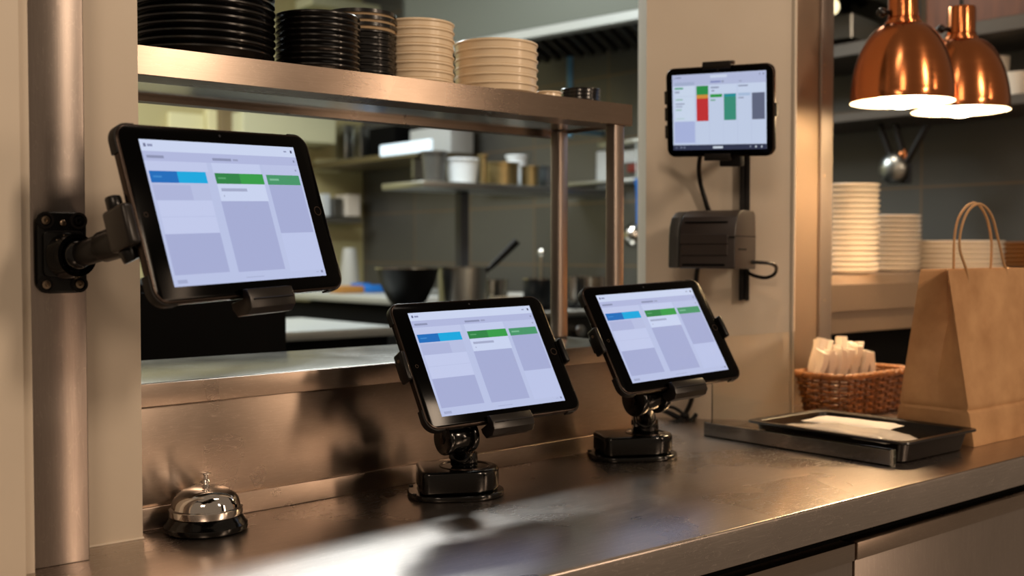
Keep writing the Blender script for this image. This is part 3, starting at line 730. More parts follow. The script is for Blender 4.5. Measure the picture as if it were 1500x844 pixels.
# ---------------------------------------------------------------- service bell
bp = onz(302, 776, .9)
bell = thing('service_bell', 'chrome service bell with black base at left of worktop', 'bell', (bp.x, bp.y, .9))
T0 = Matrix.Translation((bp.x, bp.y, .9))
b = MB(); b.lathe([(0, .0003), (.0445, .0003), (.0468, .002), (.0475, .0045), (.0470, .0080), (.0435, .0120), (.0405, .0175), (.0390, .0185), (0, .0185)], 64, T0); b.done('bell_base', BLACK_G, bell, 30)
b = MB(); pr = [(.0385, .0185), (.0412, .0188), (.0416, .0200), (.0416, .0262), (.0404, .0272), (.0392, .0278)]
for i in range(1, 15):
    a = PI / 2 * i / 14; pr.append((.0388 * math.cos(a) ** .82 if i < 14 else .0005, .0278 + .0235 * math.sin(a) ** .95))
b.lathe(pr, 64, T0); b.done('dome', CHROME, bell, 35)
b = MB(); b.lathe([(.0045, .0505), (.0048, .0525), (.0030, .0530), (.0042, .0550), (.0046, .0565), (.0036, .0585), (.0022, .0592), (.0022, .0625), (.0030, .0636), (.0056, .0646), (.0058, .0660), (.0040, .0670), (0, .0673)], 32, T0)
b.done('plunger', CHROME, bell, 35)

# ---------------------------------------------------------------- acrylic guard, tray, packets
gd = thing('counter_guard', 'low steel and clear acrylic guard between worktop and black tray', 'guard', (1.487, 1.08, .9))
LX = 1.4855
b = MB(); b.box((LX - .003, .9015, .9003), (LX, 1.262, .9245), .0006, 1); b.box((LX - .003, .9015, .9003), (LX + .012, 1.262, .9030), .0006, 1); b.done('channel', STEEL_P, gd)
b = MB(); b.box((LX + .0006, .8985, .9002), (LX + .0046, 1.262, .9262), .0006, 1); b.done('edge_strip', ACRYL, gd)
b = MB(); b.box((LX - .003, .8975, .9002), (LX + .006, .9008, .9262), .0006, 1); b.done('end_cap', ACRYL, gd)
a0 = Vector((1.497, 1.2545)); a1_ = Vector((p1.x - .012, p1.y - .012))
b = MB(); d = (a1_ - a0).normalized(); n = Vector((-d.y, d.x)) * .002
b.prism([tuple(a0), tuple(a1_), tuple(a1_ + n), tuple(a0 + n)], .9005, 1.072, 0); b.done('upright_sheet', ACRYL, gd, 0)

tx0, tx1, ty0, ty1 = 1.5035, 1.722, .887, 1.190
tc_ = ((tx0 + tx1) / 2, (ty0 + ty1) / 2)
tw, td = tx1 - tx0, ty1 - ty0
tray = thing('tray', 'shallow black rectangular tray standing in front of the basket', 'tray', (tc_[0], tc_[1], .9))
T0 = Matrix.Translation((tc_[0], tc_[1], .9))
def ringmesh(specs, M, n=6):
    t = bmesh.new(); rings = [[t.verts.new((x, y, z)) for x, y in rr(w, h, r, n)] for w, h, r, z in specs]
    for A, Bq in zip(rings, rings[1:]):
        for i in range(len(A)): j = (i + 1) % len(A); t.faces.new((A[i], A[j], Bq[j], Bq[i]))
    t.faces.new(rings[0][::-1]); t.faces.new(rings[-1])
    bmesh.ops.recalc_face_normals(t, faces=t.faces[:]); t.transform(M); return t
b = MB()
b._merge(ringmesh([(tw - .040, td - .040, .014, .0003), (tw - .034, td - .034, .016, .002), (tw - .020, td - .020, .018, .0300), (tw - .002, td - .002, .014, .0310), (tw, td, .014, .0325),
                   (tw - .002, td - .002, .014, .0350), (tw - .022, td - .022, .018, .0350), (tw - .028, td - .028, .018, .0330), (tw - .040, td - .040, .016, .0060), (tw - .046, td - .046, .012, .0040)], T0))
b.done('pan', mat('tray plastic', '#15100d', .28), tray, 35)

# packets in the tray
fz = .9045
def packet(name, lab, cat, cx, cy, w, d, z0, th, rot, m, seed, amp, group=None):
    rd = random.Random(seed); t = bmesh.new(); n1, n2 = 22, 10; g = {}
    A = Matrix.Translation((cx, cy, z0)) @ Matrix.Rotation(rot, 4, 'Z')
    ph = [rd.uniform(0, 6) for _ in range(4)]
    for side in (0, 1):
        for i in range(n1 + 1):
            for j in range(n2 + 1):
                u, v = i / n1, j / n2
                e = min(1, 6 * min(u, 1 - u, v, 1 - v)) ** .5
                z = (th * e if side else 0) + amp * (math.sin(9 * u + ph[0] + 3 * v) + math.sin(14 * v + ph[1] - 5 * u)) * (.5 if side else .25) + amp
                x = (u - .5) * w; y = (v - .5) * d
                g[side, i, j] = t.verts.new((x, y, z))
    for i in range(n1):
        for j in range(n2):
            t.faces.new((g[0, i, j], g[0, i, j + 1], g[0, i + 1, j + 1], g[0, i + 1, j])); t.faces.new((g[1, i, j], g[1, i + 1, j], g[1, i + 1, j + 1], g[1, i, j + 1]))
    for i in range(n1):
        for j in (0, n2): t.faces.new((g[0, i, j], g[0, i + 1, j], g[1, i + 1, j], g[1, i, j]))
    for j in range(n2):
        for i in (0, n1): t.faces.new((g[0, i, j], g[0, i, j + 1], g[1, i, j + 1], g[1, i, j]))
    bmesh.ops.recalc_face_normals(t, faces=t.faces[:]); t.transform(A)
    b = MB(); b._merge(t); o = b.done(name, m, origin=(cx, cy, z0), smooth=50); tag(o, lab, cat, group); return o
A = onz(1240, 632, .933)
packet('plastic_packet', 'clear film packet in black tray against its back left corner', 'packet', 1.585, 1.10, .10, .14, fz + .004, .016, .1, FILM, 3, .0024)
packet('plastic_packet', 'clear film packet in tray under front of the white napkin packet', 'packet', 1.560, 1.01, .085, .19, fz + .0215, .010, -.15, FILM, 4, .0022)
packet('napkin_packet', 'flat white napkin packet lying on clear film in black tray', 'packet', 1.597, 1.042, .068, .15, fz + .0325, .0045, .12, NAPKIN, 5, .0006)
packet('napkin_packet', 'thin white napkin peeking from beneath the flat white packet', 'napkin', 1.560, .972, .045, .09, fz + .012, .004, -.35, NAPKIN, 6, .0006)

# ---------------------------------------------------------------- wicker basket with napkins
bx0, bx1, by0, by1 = 1.828, 2.078, 1.214, 1.332
bcx, bcy, bw, bd = (bx0 + bx1) / 2, (by0 + by1) / 2, bx1 - bx0, by1 - by0
bk = thing('basket', 'brown woven wicker basket of napkins behind the black tray', 'basket', (bcx, bcy, .9))
def ringpath(w, d, r, n): # n points equally spaced round a rounded rectangle
    pts = rr(w, d, r, 8); pts.append(pts[0]); L = [0]
    for a, c in zip(pts, pts[1:]): L.append(L[-1] + math.dist(a, c))
    out = []; k = 0
    for i in range(n):
        s = L[-1] * i / n
        while L[k + 1] < s: k += 1
        u = (s - L[k]) / max(1e-9, L[k + 1] - L[k]); out.append((pts[k][0] + (pts[k + 1][0] - pts[k][0]) * u, pts[k][1] + (pts[k + 1][1] - pts[k][1]) * u))
    return out
NS = 34; rows = 12
b = MB()
for rw in range(rows):
    z = .004 + rw * .0064; f = .86 + .14 * rw / rows
    base = ringpath(bw * f, bd * f, .03, NS * 2); pts = []
    for i, (x, y) in enumerate(base):
        nx, ny = x / (bw / 2), y / (bd / 2); l = math.hypot(nx, ny); o = .0042 * (math.cos(PI * i / 2 * 1.0 + PI * rw) if i % 2 == 0 else 0)
        pts.append((bcx + x + nx / l * o, bcy + y + ny / l * o, .9 + z + random.uniform(-.0004, .0004)))
    b.tube(pts, .0026, 6, closed=True, smooth=2, m=WICKER if rw % 2 else WICKER2)
b.done('weave', None, bk, 60)
b = MB()
lo = ringpath(bw * .86, bd * .86, .03, NS); hi = ringpath(bw, bd, .03, NS)
for (x, y), (u, v) in zip(lo, hi): b.tube([(bcx + x, bcy + y, .901), (bcx + u, bcy + v, .9785)], .0026, 6)
b.done('stakes', WICKER2, bk, 60)
b = MB(); base = ringpath(bw + .006, bd + .006, .03, 260)
for ph_ in (0, PI, PI / 2):
    pts = []
    for i, (x, y) in enumerate(base):
        a = i / 260 * 2 * PI * 34 + ph_; nx, ny = x / (bw / 2), y / (bd / 2); l = math.hypot(nx, ny)
        pts.append((bcx + x + nx / l * .0032 * math.cos(a), bcy + y + ny / l * .0032 * math.cos(a), .9805 + .0034 * math.sin(a)))
    b.tube(pts, .0034, 6, closed=True)
b.done('rim', WICKER, bk, 60)
b = MB(); b.prism(rr(bw * .85, bd * .85, .03, 6, bcx, bcy), .901, .904, 0); b.done('base', WICKER, bk)

def napkin(cx, cy, z, w, h, lean, tilt, rot, seed, lab):
    rd = random.Random(seed); t = bmesh.new(); n1, n2 = 8, 14; th = .0155
    ph = [rd.uniform(0, 6) for _ in range(5)]; g = {}
    A = Matrix.Translation((cx, cy, z)) @ Matrix.Rotation(rot, 4, 'Z') @ Matrix.Rotation(lean, 4, 'X') @ Matrix.Rotation(tilt, 4, 'Y')
    for side in (0, 1):
        for i in range(n1 + 1):
            for j in range(n2 + 1):
                u, v = i / n1, j / n2
                y = (th if side else 0) * (.55 + .45 * v) * (1 - .25 * abs(2 * u - 1) ** 4) + .0032 * math.sin(7 * v + ph[0] + 2 * u) + .002 * math.sin(9 * u + ph[1])
                g[side, i, j] = t.verts.new(((u - .5) * w * (.86 + .2 * v), y, v * h + (.003 * math.sin(3 * u + ph[2] + side * .8) if j == n2 else 0) + (.0035 * u * (1 if ph[3] > 3 else -1) if j > n2 - 3 else 0)))
    for i in range(n1):
        for j in range(n2):
            t.faces.new((g[0, i, j], g[0, i + 1, j], g[0, i + 1, j + 1], g[0, i, j + 1])); t.faces.new((g[1, i, j], g[1, i, j + 1], g[1, i + 1, j + 1], g[1, i + 1, j]))
    for i in range(n1):
        for j in (0, n2): t.faces.new((g[0, i, j], g[1, i, j], g[1, i + 1, j], g[0, i + 1, j]))
    for j in range(n2):
        for i in (0, n1): t.faces.new((g[0, i, j], g[0, i, j + 1], g[1, i, j + 1], g[1, i, j]))
    bmesh.ops.recalc_face_normals(t, faces=t.faces[:]); t.transform(A)
    b = MB(); b._merge(t); o = b.done('napkin', NAPKIN, origin=(cx, cy, z), smooth=40)
    tag(o, lab, 'napkin', 'napkins in the wicker basket')
side_w = ['leftmost', 'second from left', 'third from left', 'fourth from left', 'fifth from left', 'sixth from left', 'seventh from left', 'eighth from left', 'rightmost']
for k in range(9):
    u = k / 8; cpos = Vector((bx0 + .026, by0 + .084, 0)).lerp(Vector((bx0 + .140, by0 + .034, 0)), u)
    napkin(cpos.x, cpos.y, .930, .048, .096 + .006 * math.sin(k * 2.3), 0.24 - .17 * u + .03 * math.sin(k * 1.9), 0.0, math.radians(50 + 6 * math.sin(k * 2.7)), 20 + k, f'folded white napkin, {side_w[k]} in front row of basket')
side_b = ['leftmost', 'second from left', 'third from left', 'fourth from left', 'fifth from left', 'rightmost']
for k in range(6):
    u = k / 5; cpos = Vector((bx0 + .045, by1 - .020, 0)).lerp(Vector((bx0 + .150, by0 + .062, 0)), u)
    napkin(cpos.x, cpos.y, .930, .046, .112 + .008 * math.sin(k * 2.2 + 1), 0.16 - .14 * u, 0.0, math.radians(50 + 8 * math.sin(k * 1.7)), 40 + k, f'folded white napkin, {side_b[k]} in back row of basket')
cq = Vector((bx1 - .068, by1 - .040, 0))
b = MB(); b.lathe([(0, .918), (.017, .918), (.0185, .9195), (.0235, 1.012), (.0245, 1.0135), (.0245, 1.0165), (.0232, 1.0165), (.0223, 1.012), (.0172, .9205), (0, .9205)], 36, Matrix.Translation((cq.x, cq.y, 0)))
tag(b.done('cup', mat('clear cup plastic', '#f4efe8', .1, trans=.8, ior=1.3, coat=.5), origin=(cq.x, cq.y, .918)), 'small clear plastic cup in basket right of napkins', 'cup')

# ---------------------------------------------------------------- paper bag
gx, gy = 1.7385, .905
bag = thing('paper_bag', 'brown kraft paper carrier bag standing at right end of worktop', 'bag', (gx + .13, gy + .07, .9))
BWd, BD, BH = .27, .145, .292
def bagpt(u, v, w):   # u across front, v up, w depth 0 front..1 back
    dep_ = BD * (1 - v) ** 1.0 + .048 * v
    y0 = gy + .030 * v; xs = gx - .036 * v
    return Vector((xs + u * (BWd + .03 * v), y0 + dep_ * w, .9005 + v * BH))
rd = random.Random(5)
t = bmesh.new(); NU, NV, NG = 34, 64, 8
def bump_(u, v, s): return .0022 * math.sin(5.1 * u + 7 * v + s) * math.sin(6 * v + 2.1 * s) + .0012 * math.sin(17 * u - 9 * v + s * 3)
grid = []
for j in range(NV + 1):
    v = j / NV; row = []
    cr = .0034 * math.exp(-((v - .205) / .011) ** 2)
    for i in range(NU + 1):
        u = i / NU; p = bagpt(u, v, 0); e = math.sin(PI * min(1, max(0, u))) ** .5
        p.y += (-bump_(u, v, 0) - .006 * math.sin(PI * v) * math.sin(PI * u)) * e + cr
        row.append(p)
    for i in range(1, NG * 2):
        w = i / (NG * 2); p = bagpt(1, v, w); p.x -= .035 * v * (1 - abs(2 * w - 1)); row.append(p)
    for i in range(NU + 1):
        u = 1 - i / NU; p = bagpt(u, v, 1); p.y += bump_(u, v, 4) * math.sin(PI * u) ** .5 - cr; row.append(p)
    for i in range(1, NG * 2):
        w = 1 - i / (NG * 2); p = bagpt(0, v, w); fold = 1 - abs(2 * w - 1)
        vv = max(0, (v - .20) / .8)
        p.x += .044 * min(1, vv * 1.6) * fold + cr * .7 * (1 if w > .05 else 0) - .002 * math.sin(11 * v + 6 * w)
        if v < .26:  # the folded triangle at the foot of the gusset
            p.x += .004 * max(0, fold - v / .26)
        row.append(p)
    grid.append([t.verts.new(q) for q in row])
n = len(grid[0])
for j in range(NV):
    for i in range(n): t.faces.new((grid[j][i], grid[j][(i + 1) % n], grid[j + 1][(i + 1) % n], grid[j + 1][i]))
t.faces.new(grid[0][::-1])
bmesh.ops.recalc_face_normals(t, faces=t.faces[:])
b = MB(); b._merge(t); o = b.done('bag_body', KRAFT, bag, 24)
md = o.modifiers.new('solid', 'SOLIDIFY'); md.thickness = .0008; md.offset = -1
for w, pts in ((.02, [(1419, 455), (1419, 420), (1416, 397), (1406, 365), (1408, 335), (1419, 308), (1436, 299), (1452, 315), (1462, 350), (1470, 385), (1474, 398), (1476, 440)]),
               (.98, [(1397, 440), (1397, 395), (1398, 350), (1404, 320), (1418, 301), (1432, 299), (1445, 318), (1452, 350), (1452, 380), (1451, 395), (1451, 430)])):
    Yh = bagpt(0, 1, w).y + (-.0022 if w < .5 else .0)
    if w > .5: Yh -= .003
    pp = [ony(x, y, Yh) for x, y in pts]
    b = MB(); b.tube(pp, .0022, 8, smooth=5); b.done('handle', CORD, bag, 60)

# ---------------------------------------------------------------- heat lamps
def heat_lamp(px, ytop, ybot, wpx, Y, label, power):
    q = ony(px, ybot - 9, Y); dist = (q - CAM).dot(FW); r = wpx / 2 * dist / F; s = r / .1
    t = thing('heat_lamp', label, 'heat lamp', (q.x, q.y, q.z))
    T = Matrix.Translation(q)
    hgt = (ybot - 9 - ytop) * dist / F
    pr = []
    for i in range(19):
        u = i / 18; a = PI / 2 * u
        pr.append((r * (.34 + .66 * max(0, math.cos(a)) ** 1.12), hgt * math.sin(a)))
    inn = [(max(.001, x - .002), z - .0015 if z > .003 else z) for x, z in pr][::-1]
    b = MB(); b.lathe([(r, -.003), (r + .0008, -.001)] + pr, 72, T); o = b.done('shade', COPPER, t, 50)
    b = MB(); b.lathe([(r - .0003, -.003)] + [(x - .0022, z - .002 if z > .003 else z) for x, z in pr], 72, T); b.done('shade_lining', LAMP_IN, o, 50)
    z0 = hgt - .001
    b = MB(); b.lathe([(r * .35, z0 - .003), (r * .36, z0 + .001), (r * .35, z0 + .006), (r * .31, z0 + .0075), (r * .305, z0 + .012), (r * .325, z0 + .0135), (r * .28, z0 + .015)], 48, T)
    b.done('collar', COPPER, t, 40)
    b = MB(); b.lathe([(r * .29, z0 + .010), (r * .29, z0 + .052 * s + .014), (r * .275, z0 + .055 * s + .016), (0, z0 + .055 * s + .016)], 48, T); b.done('socket_sleeve', COPPER, t, 40)
    b = MB(); b.cyl(q + Vector((0, 0, z0 + .07 * s)), (q.x, q.y, 2.6), .0045 if px > 1350 else .006); b.done('cord', BLACK, t)
    b = MB(); k = q + Vector((0, 0, z0 + .025)) ; b.cyl(k - RT * r * .25, k - RT * (r * .25 + .012), .005); b.ball(k - RT * (r * .25 + .018), .0095); b.done('switch_knob', BLACK_G, t, 50)
    b = MB(); b.ball(q + Vector((0, 0, hgt * .16)), r * .50, (1, 1, .8), 24); b.lathe([(r * .2, hgt * .5), (r * .16, hgt * .85), (0, hgt * .85)], 24, T)
    b.done('bulb', mat('glowing bulb', '#ffffff', .5, emit='#ffdfae', estr=45), t, 60)
    l = bpy.data.lights.new('lamp_light', 'SPOT'); l.energy = power; l.color = (1, .66, .36); l.spot_size = math.radians(140); l.spot_blend = .5; l.shadow_soft_size = r * .4
    lo_ = bpy.data.objects.new('lamp_light', l); COL.objects.link(lo_); lo_.parent = t; lo_.location = (0, 0, -.004)
heat_lamp(1321.5, 37, 157, 147, 1.20, 'nearer copper dome heat lamp, left of the pair', 20)
heat_lamp(1406.5, 60, 170, 137, 1.20, 'farther copper dome heat lamp, right of the pair', 20)

# ---------------------------------------------------------------- plate shelf on the right
PYf = 1.45; e0 = ony(1218, 418, PYf); zt = e0.z
SHST = mat('plate shelf steel', '#b8a08a', .40, .9, rvar=((3, 3, 3), .08))
ps = thing('plate_shelf', 'warm-lit steel plate shelf with folded front lips right of pillar', 'shelf', (2.4, PYf, .9))
b = MB(); prf = [(PYf, zt), (PYf + .055, zt + .020), (1.95, zt + .020), (1.95, zt - .01), (PYf + .02, zt - .01), (PYf + .02, zt - .060), (PYf, zt - .060)]
b.prism(prf, S3.x + .004, 3.25, 0, M=frame((0, 0, 0), (0, 1, 0), (0, 0, 1), (1, 0, 0))); b.done('shelf_board', SHST, ps, 0)
b = MB(); b.box((S3.x + .004, PYf + .012, zt - .112), (3.25, PYf + .03, zt - .0605), .001, 1); b.done('apron', SHST, ps)
b = MB(); b.box((S3.x + .01, PYf + .10, .9), (3.25, 1.98, zt - .115)); b.done('cavity_shade', KDARK, ps, 0)  # solid black block; the shade of the opening is put into its colour
PZt = zt + .020
def rstack(px, wpx, Y, z, n, pitch, foot, h, t, m, kind, desc, group):
    q = ony(px, 350, Y); dist = (q - CAM).dot(FW); r = wpx / 2 * dist / F
    stack(q.x, q.y, z, r, r * foot, h, t, pitch, n, m, kind, desc, group)
rstack(1203, 84, 1.75, PZt, 17, .0129, .60, .0105, .0045, PORC, 'bowl', 'white bowl in tall stack half hidden by steel post', 'white bowls in the stack behind the post')
rstack(1245, 84, 1.57, PZt, 17, .0129, .60, .0105, .0045, PORC, 'bowl', 'white bowl in tall stack beside steel post', 'white bowls in the tall stack')
rstack(1305, 84, 1.68, PZt, 12, .0128, .6, .0105, .0045, PORC, 'bowl', 'white bowl in shorter stack behind the tall one', 'white bowls in the shorter stack')
rstack(1400, 134, 1.60, PZt, 6, .0135, .70, .013, .006, PORC, 'dinner_plate', 'wide white plate in low stack behind bag handles', 'wide white plates behind the bag')
rstack(1527, 128, 1.62, PZt, 6, .0135, .70, .013, .006, BROWN_C, 'bowl', 'brown bowl in low stack at right edge', 'brown bowls at the right edge')

# ---------------------------------------------------------------- kitchen beyond the pass
# black equipment cabinet just behind the ledge
r_ = ony(420, 470, 1.9)
kc = thing('equipment_cabinet', 'plain black equipment cabinet behind ledge under large tablet', 'cabinet', (.7, 2.1, 0))
b = MB(); b.box((.30, 1.9, 0), (r_.x, 2.3, 1.165), .004, 2); b.done('body', KDARK, kc)
b = MB(); b.box((.62, 1.885, .1), (r_.x - .05, 1.9, 1.15), .003, 2); b.done('door', KDARK, kc)

tb = thing('prep_table', 'stainless prep table with black front behind the pass ledge', 'table', (1.9, 3.0, 0))
b = MB(); b.box((1.0, 2.95, .955), (1.97, 3.56, .985), .004, 2); b.done('table_top', mat('pale counter steel', '#c9ccc8', .4, .6), tb)
b = MB(); b.box((1.02, 2.97, .05), (1.95, 3.54, .953)); b.done('body', KDARK, tb, 0)

ct = thing('counter', 'long steel kitchen counter left of the cooking range', 'counter', (2.8, 4.3, 0))
b = MB(); b.box((2.42, 3.58, 1.012), (3.2, 5.6, 1.043), .004, 2); b.done('counter_top', mat('pale counter steel', '#c9ccc8', .4, .6), ct)
b = MB(); b.box((2.45, 3.60, .55), (2.47, 5.6, 1.0), .0); b.box((2.47, 3.60, .1), (3.2, 5.6, .13)); b.box((3.15, 3.60, .1), (3.2, 5.6, 1.0)); b.done('frame', KDARK, ct, 0)

rg = thing('range', 'dark cooking range crowded with pans at kitchen centre', 'cooker', (3.0, 3.3, 0))
b = MB(); b.box((2.44, 3.0, .05), (3.58, 3.56, .985), .004, 1); b.done('body', mat('range front', '#2c2b28', .35, .6), rg)
b = MB(); b.box((2.42, 2.98, .985), (3.58, 3.56, 1.005), .003, 2); b.done('hob_top', STEEL_K, rg)
for gx_ in (2.62, 3.0, 3.36):
    b = MB()
    for k in range(5): b.box((gx_ - .15, 3.06 + k * .1, 1.006), (gx_ + .15, 3.075 + k * .1, 1.020), .002, 1)
    for k in range(2): b.box((gx_ - .15 + k * .285, 3.05, 1.006), (gx_ - .135 + k * .285, 3.50, 1.018), .002, 1)
    b.done('pan_grate', KDARK, rg)
for k in range(5):
    b = MB(); b.cyl((2.6 + k * .2, 2.998, .93), (2.6 + k * .2, 2.97, .93), .022, bev=.003); b.done('knob', STEEL_P, rg)

def kpos(px, Y): q = ony(px, 400, Y); return q
def pan(px, Y, z, r, h, m, name, lab, cat, handle=None, rim=STEEL_P, wok=False):
    q = kpos(px, Y); t = thing(name, lab, cat, (q.x, q.y, z)); T = Matrix.Translation((q.x, q.y, z))
    if wok: pr = [(0, 0), (r * .35, 0), (r * .62, h * .25), (r * .88, h * .65), (r, h), (r - .003, h), (r * .86, h * .65), (r * .6, h * .27), (0, .004)]
    else: pr = [(0, 0), (r * .94, 0), (r, .006), (r, h), (r - .003, h), (r - .003, .008), (0, .006)]
    b = MB(); b.lathe(pr, 40, T); b.done('pan_body', m, t)
    b = MB(); b.lathe([(r - .004, h - .002), (r + .004, h - .001), (r + .004, h + .003), (r - .004, h + .003)], 40, T, close=True); b.done('rim', rim, t)
    if handle:
        a, L, up = handle
        p = Vector((q.x, q.y, z + h * .9)); d = RT * math.cos(a) + FH * math.sin(a)
        b = MB(); b.tube([p + d * r * .98, p + d * (r + L * .3) + Vector((0, 0, up * .3)), p + d * (r + L) + Vector((0, 0, up))], lambda u: .008 + .007 * u, 10, smooth=4); b.done('handle', BLACK, t, 60)
    return t
GZ = 1.0205
pan(597, 3.15, GZ, .108, .145, mat('black iron', '#0d0d0d', .4, .3), 'wok', 'black wok with shiny rim at left of cooking range', 'wok', wok=True)
pan(677, 3.12, GZ, .085, .145, STEEL_K, 'saucepan', 'steel saucepan with dark raised handle on range', 'saucepan', handle=(0.05, .11, .11))
pan(718, 3.40, GZ, .07, .09, STEEL_P, 'saucepan', 'bright small steel pan behind the handled saucepan', 'saucepan')
pan(742, 3.10, GZ, .062, .035, PORC, 'dish', 'low white dish on range beside the black pot', 'dish')
pan(788, 3.12, GZ, .055, .10, mat('blue black enamel', '#0b1014', .3), 'pot', 'small blue-black pot at centre right of range', 'pot')
pan(862, 3.20, GZ, .115, .10, STEEL_P, 'stock_pot', 'wide steel pot at right end of range behind shelf post', 'pot')
q = kpos(792, 3.2)
b = MB(); b.cyl((q.x + .02, q.y + .02, GZ + .03), (q.x + .02, q.y + .02, GZ + .20), .006); b.ball((q.x + .02, q.y + .02, GZ + .2), .014)
tag(b.done('ladle', STEEL_P, origin=(q.x, q.y, GZ)), 'steel ladle handle sticking up behind black pot', 'ladle')
# blue and orange items at the range's left
q = onx(525, 432, 2.55)
for k, (px, m, w, lab) in enumerate(((508, mat('orange tray', '#9b6a2a', .5), .12, 'orange-brown flat box on counter left of wok'), (545, KBLUE, .10, 'blue plastic box on counter nearest the wok'), (528, KBLUE, .055, 'small blue box beside orange-brown box'))):
    q = onx(px, 430, 2.52 + .14 * k)
    b = MB(); b.box((q.x - w / 2, q.y - .05, 1.0435), (q.x + w / 2, q.y + .05, 1.075), .006, 2, m=None); tag(b.done('box', m, origin=(q.x, q.y, 1.0435)), lab, 'box')
q = onx(512, 380, 3.0)
b = MB(); b.lathe([(0, 0), (.055, 0), (.05, .05), (.035, .19), (.03, .2), (0, .2)], 32, Matrix.Translation((q.x, q.y, 1.0435))); tag(b.done('jug', mat('grey white enamel', '#9d9b93', .5), origin=(q.x, q.y, 1.0435)), 'white tapered jug on counter right of large tablet', 'jug')

# shelf over the range
s2 = thing('shelf', 'steel shelf on single post over range carrying white tub and pots', 'shelf', (2.9, 3.7, 1.02))
b = MB(); b.box((2.50, 3.55, 1.475), (3.58, 3.85, 1.503), .005, 2); b.done('shelf_board', STEEL_K, s2)
q = kpos(677, 3.7); b = MB(); b.box((q.x - .022, 3.68, 1.0435), (q.x + .022, 3.72, 1.4745), .002, 1); b.done('post', mat('dark post steel', '#38383a', .45, .5), s2)
TZ = 1.5035
def tub(px, Y, z, r0, r1, h, m, name, lab, cat, group=None):
    q = kpos(px, Y); b = MB(); b.lathe([(0, 0), (r0, 0), (r1, h * .92), (r1 + .006, h * .93), (r1 + .006, h), (r1 - .003, h), (r0 - .004, .006), (0, .006)], 36, Matrix.Translation((q.x, q.y, z)))
    return tag(b.done(name, m, origin=(q.x, q.y, z)), lab, cat, group)
tub(677, 3.68, TZ, .058, .074, .105, KWHITE, 'tub', 'round white tub at left of shelf over range', 'tub')
tub(733, 3.7, TZ, .075, .078, .10, mat('tarnished brass', '#8c7a52', .35, .8), 'pot', 'brassy brown pot right of the white tub', 'pot')
tub(708, 3.6, TZ, .014, .016, .12, mat('tarnished brass', '#8c7a52', .35, .8), 'shaker', 'narrow brassy shaker between tub and brown pot', 'shaker')
tub(776, 3.66, TZ, .036, .038, .09, mat('tarnished brass', '#8c7a52', .35, .8), 'canister', 'small tan canister between brown pot and dark jar', 'canister')
tub(802, 3.7, TZ, .04, .042, .10, mat('dark jar', '#33383a', .3), 'jar', 'dark jar with white lid beside shelf post', 'jar')
tub(757, 3.80, TZ, .038, .045, .15, KWHITE, 'cup', 'white paper cup standing behind the brown pot', 'cup')
tub(636, 3.7, TZ, .04, .05, .13, mat('smoked container', '#4b4a46', .3), 'container', 'dark square-looking container left of white tub', 'container')

# wall shelf at the left of the tiled wall
s1 = thing('shelf', 'pale wall shelf with white trays left of the range shelf', 'shelf', (3.45, 5.1, 1.7))
b = MB(); b.box((3.2, 4.6, 1.705), (3.59, 5.74, 1.735), .003, 1); b.done('shelf_board', mat('brassy steel', '#8e8263', .4, .8), s1)
b = MB(); b.box((3.25, 4.7, 1.6), (3.59, 4.72, 1.704)); b.done('bracket', STEEL_K, s1)
def kbox(px0, px1, py0, py1, X, depth, m, name, lab, cat, group=None, zb_=None):
    """an upright box whose face toward the camera side lies on the plane X"""
    a = onx(px0, (py0 + py1) / 2, X); c = onx(px1, (py0 + py1) / 2, X); zt_ = onx((px0 + px1) / 2, py0, X).z; zb = zb_ if zb_ else onx((px0 + px1) / 2, py1, X).z
    b = MB(); b.box((X, min(a.y, c.y), zb), (X + depth, max(a.y, c.y), zt_), .006, 2)
    return tag(b.done(name, m, origin=(X, (a.y + c.y) / 2, zb)), lab, cat, group)
kbox(556, 630, 208, 225, 3.17, .02, KGLOW, 'ticket_strip', 'glowing white strip on front edge of wall shelf', 'strip')
kbox(600, 660, 187, 206, 3.40, .15, KWHITE, 'carton', 'white carton lying on wall shelf under the overshelf', 'carton', zb_=1.7355)
kbox(540, 578, 186, 208, 3.42, .15, KDARK, 'crate', 'black crate on wall shelf left of blue roll', 'crate', zb_=1.7355)
kbox(493, 505, 183, 214, 3.40, .10, STEEL_K, 'canister', 'tall grey canister on wall shelf right of large tablet', 'canister', zb_=1.7355)
kbox(515, 528, 185, 214, 3.42, .10, STEEL_K, 'bottle', 'grey bottle on wall shelf beside the black crate', 'bottle', zb_=1.7355)
kbox(458, 488, 203, 216, 3.40, .10, mat('tan tin', '#8b7a5c', .5), 'tin', 'low tan tin on wall shelf near tablet corner', 'tin', zb_=1.7355)
q = onx(590, 196, 3.38); q.z = 1.771; b = MB(); b.cyl(q - Vector((.0, 0, 0)), q + Vector((.12, 0, 0)), .035, bev=.004); tag(b.done('roll', KBLUE, origin=tuple(q)), 'blue roll lying on wall shelf beside white carton', 'roll')
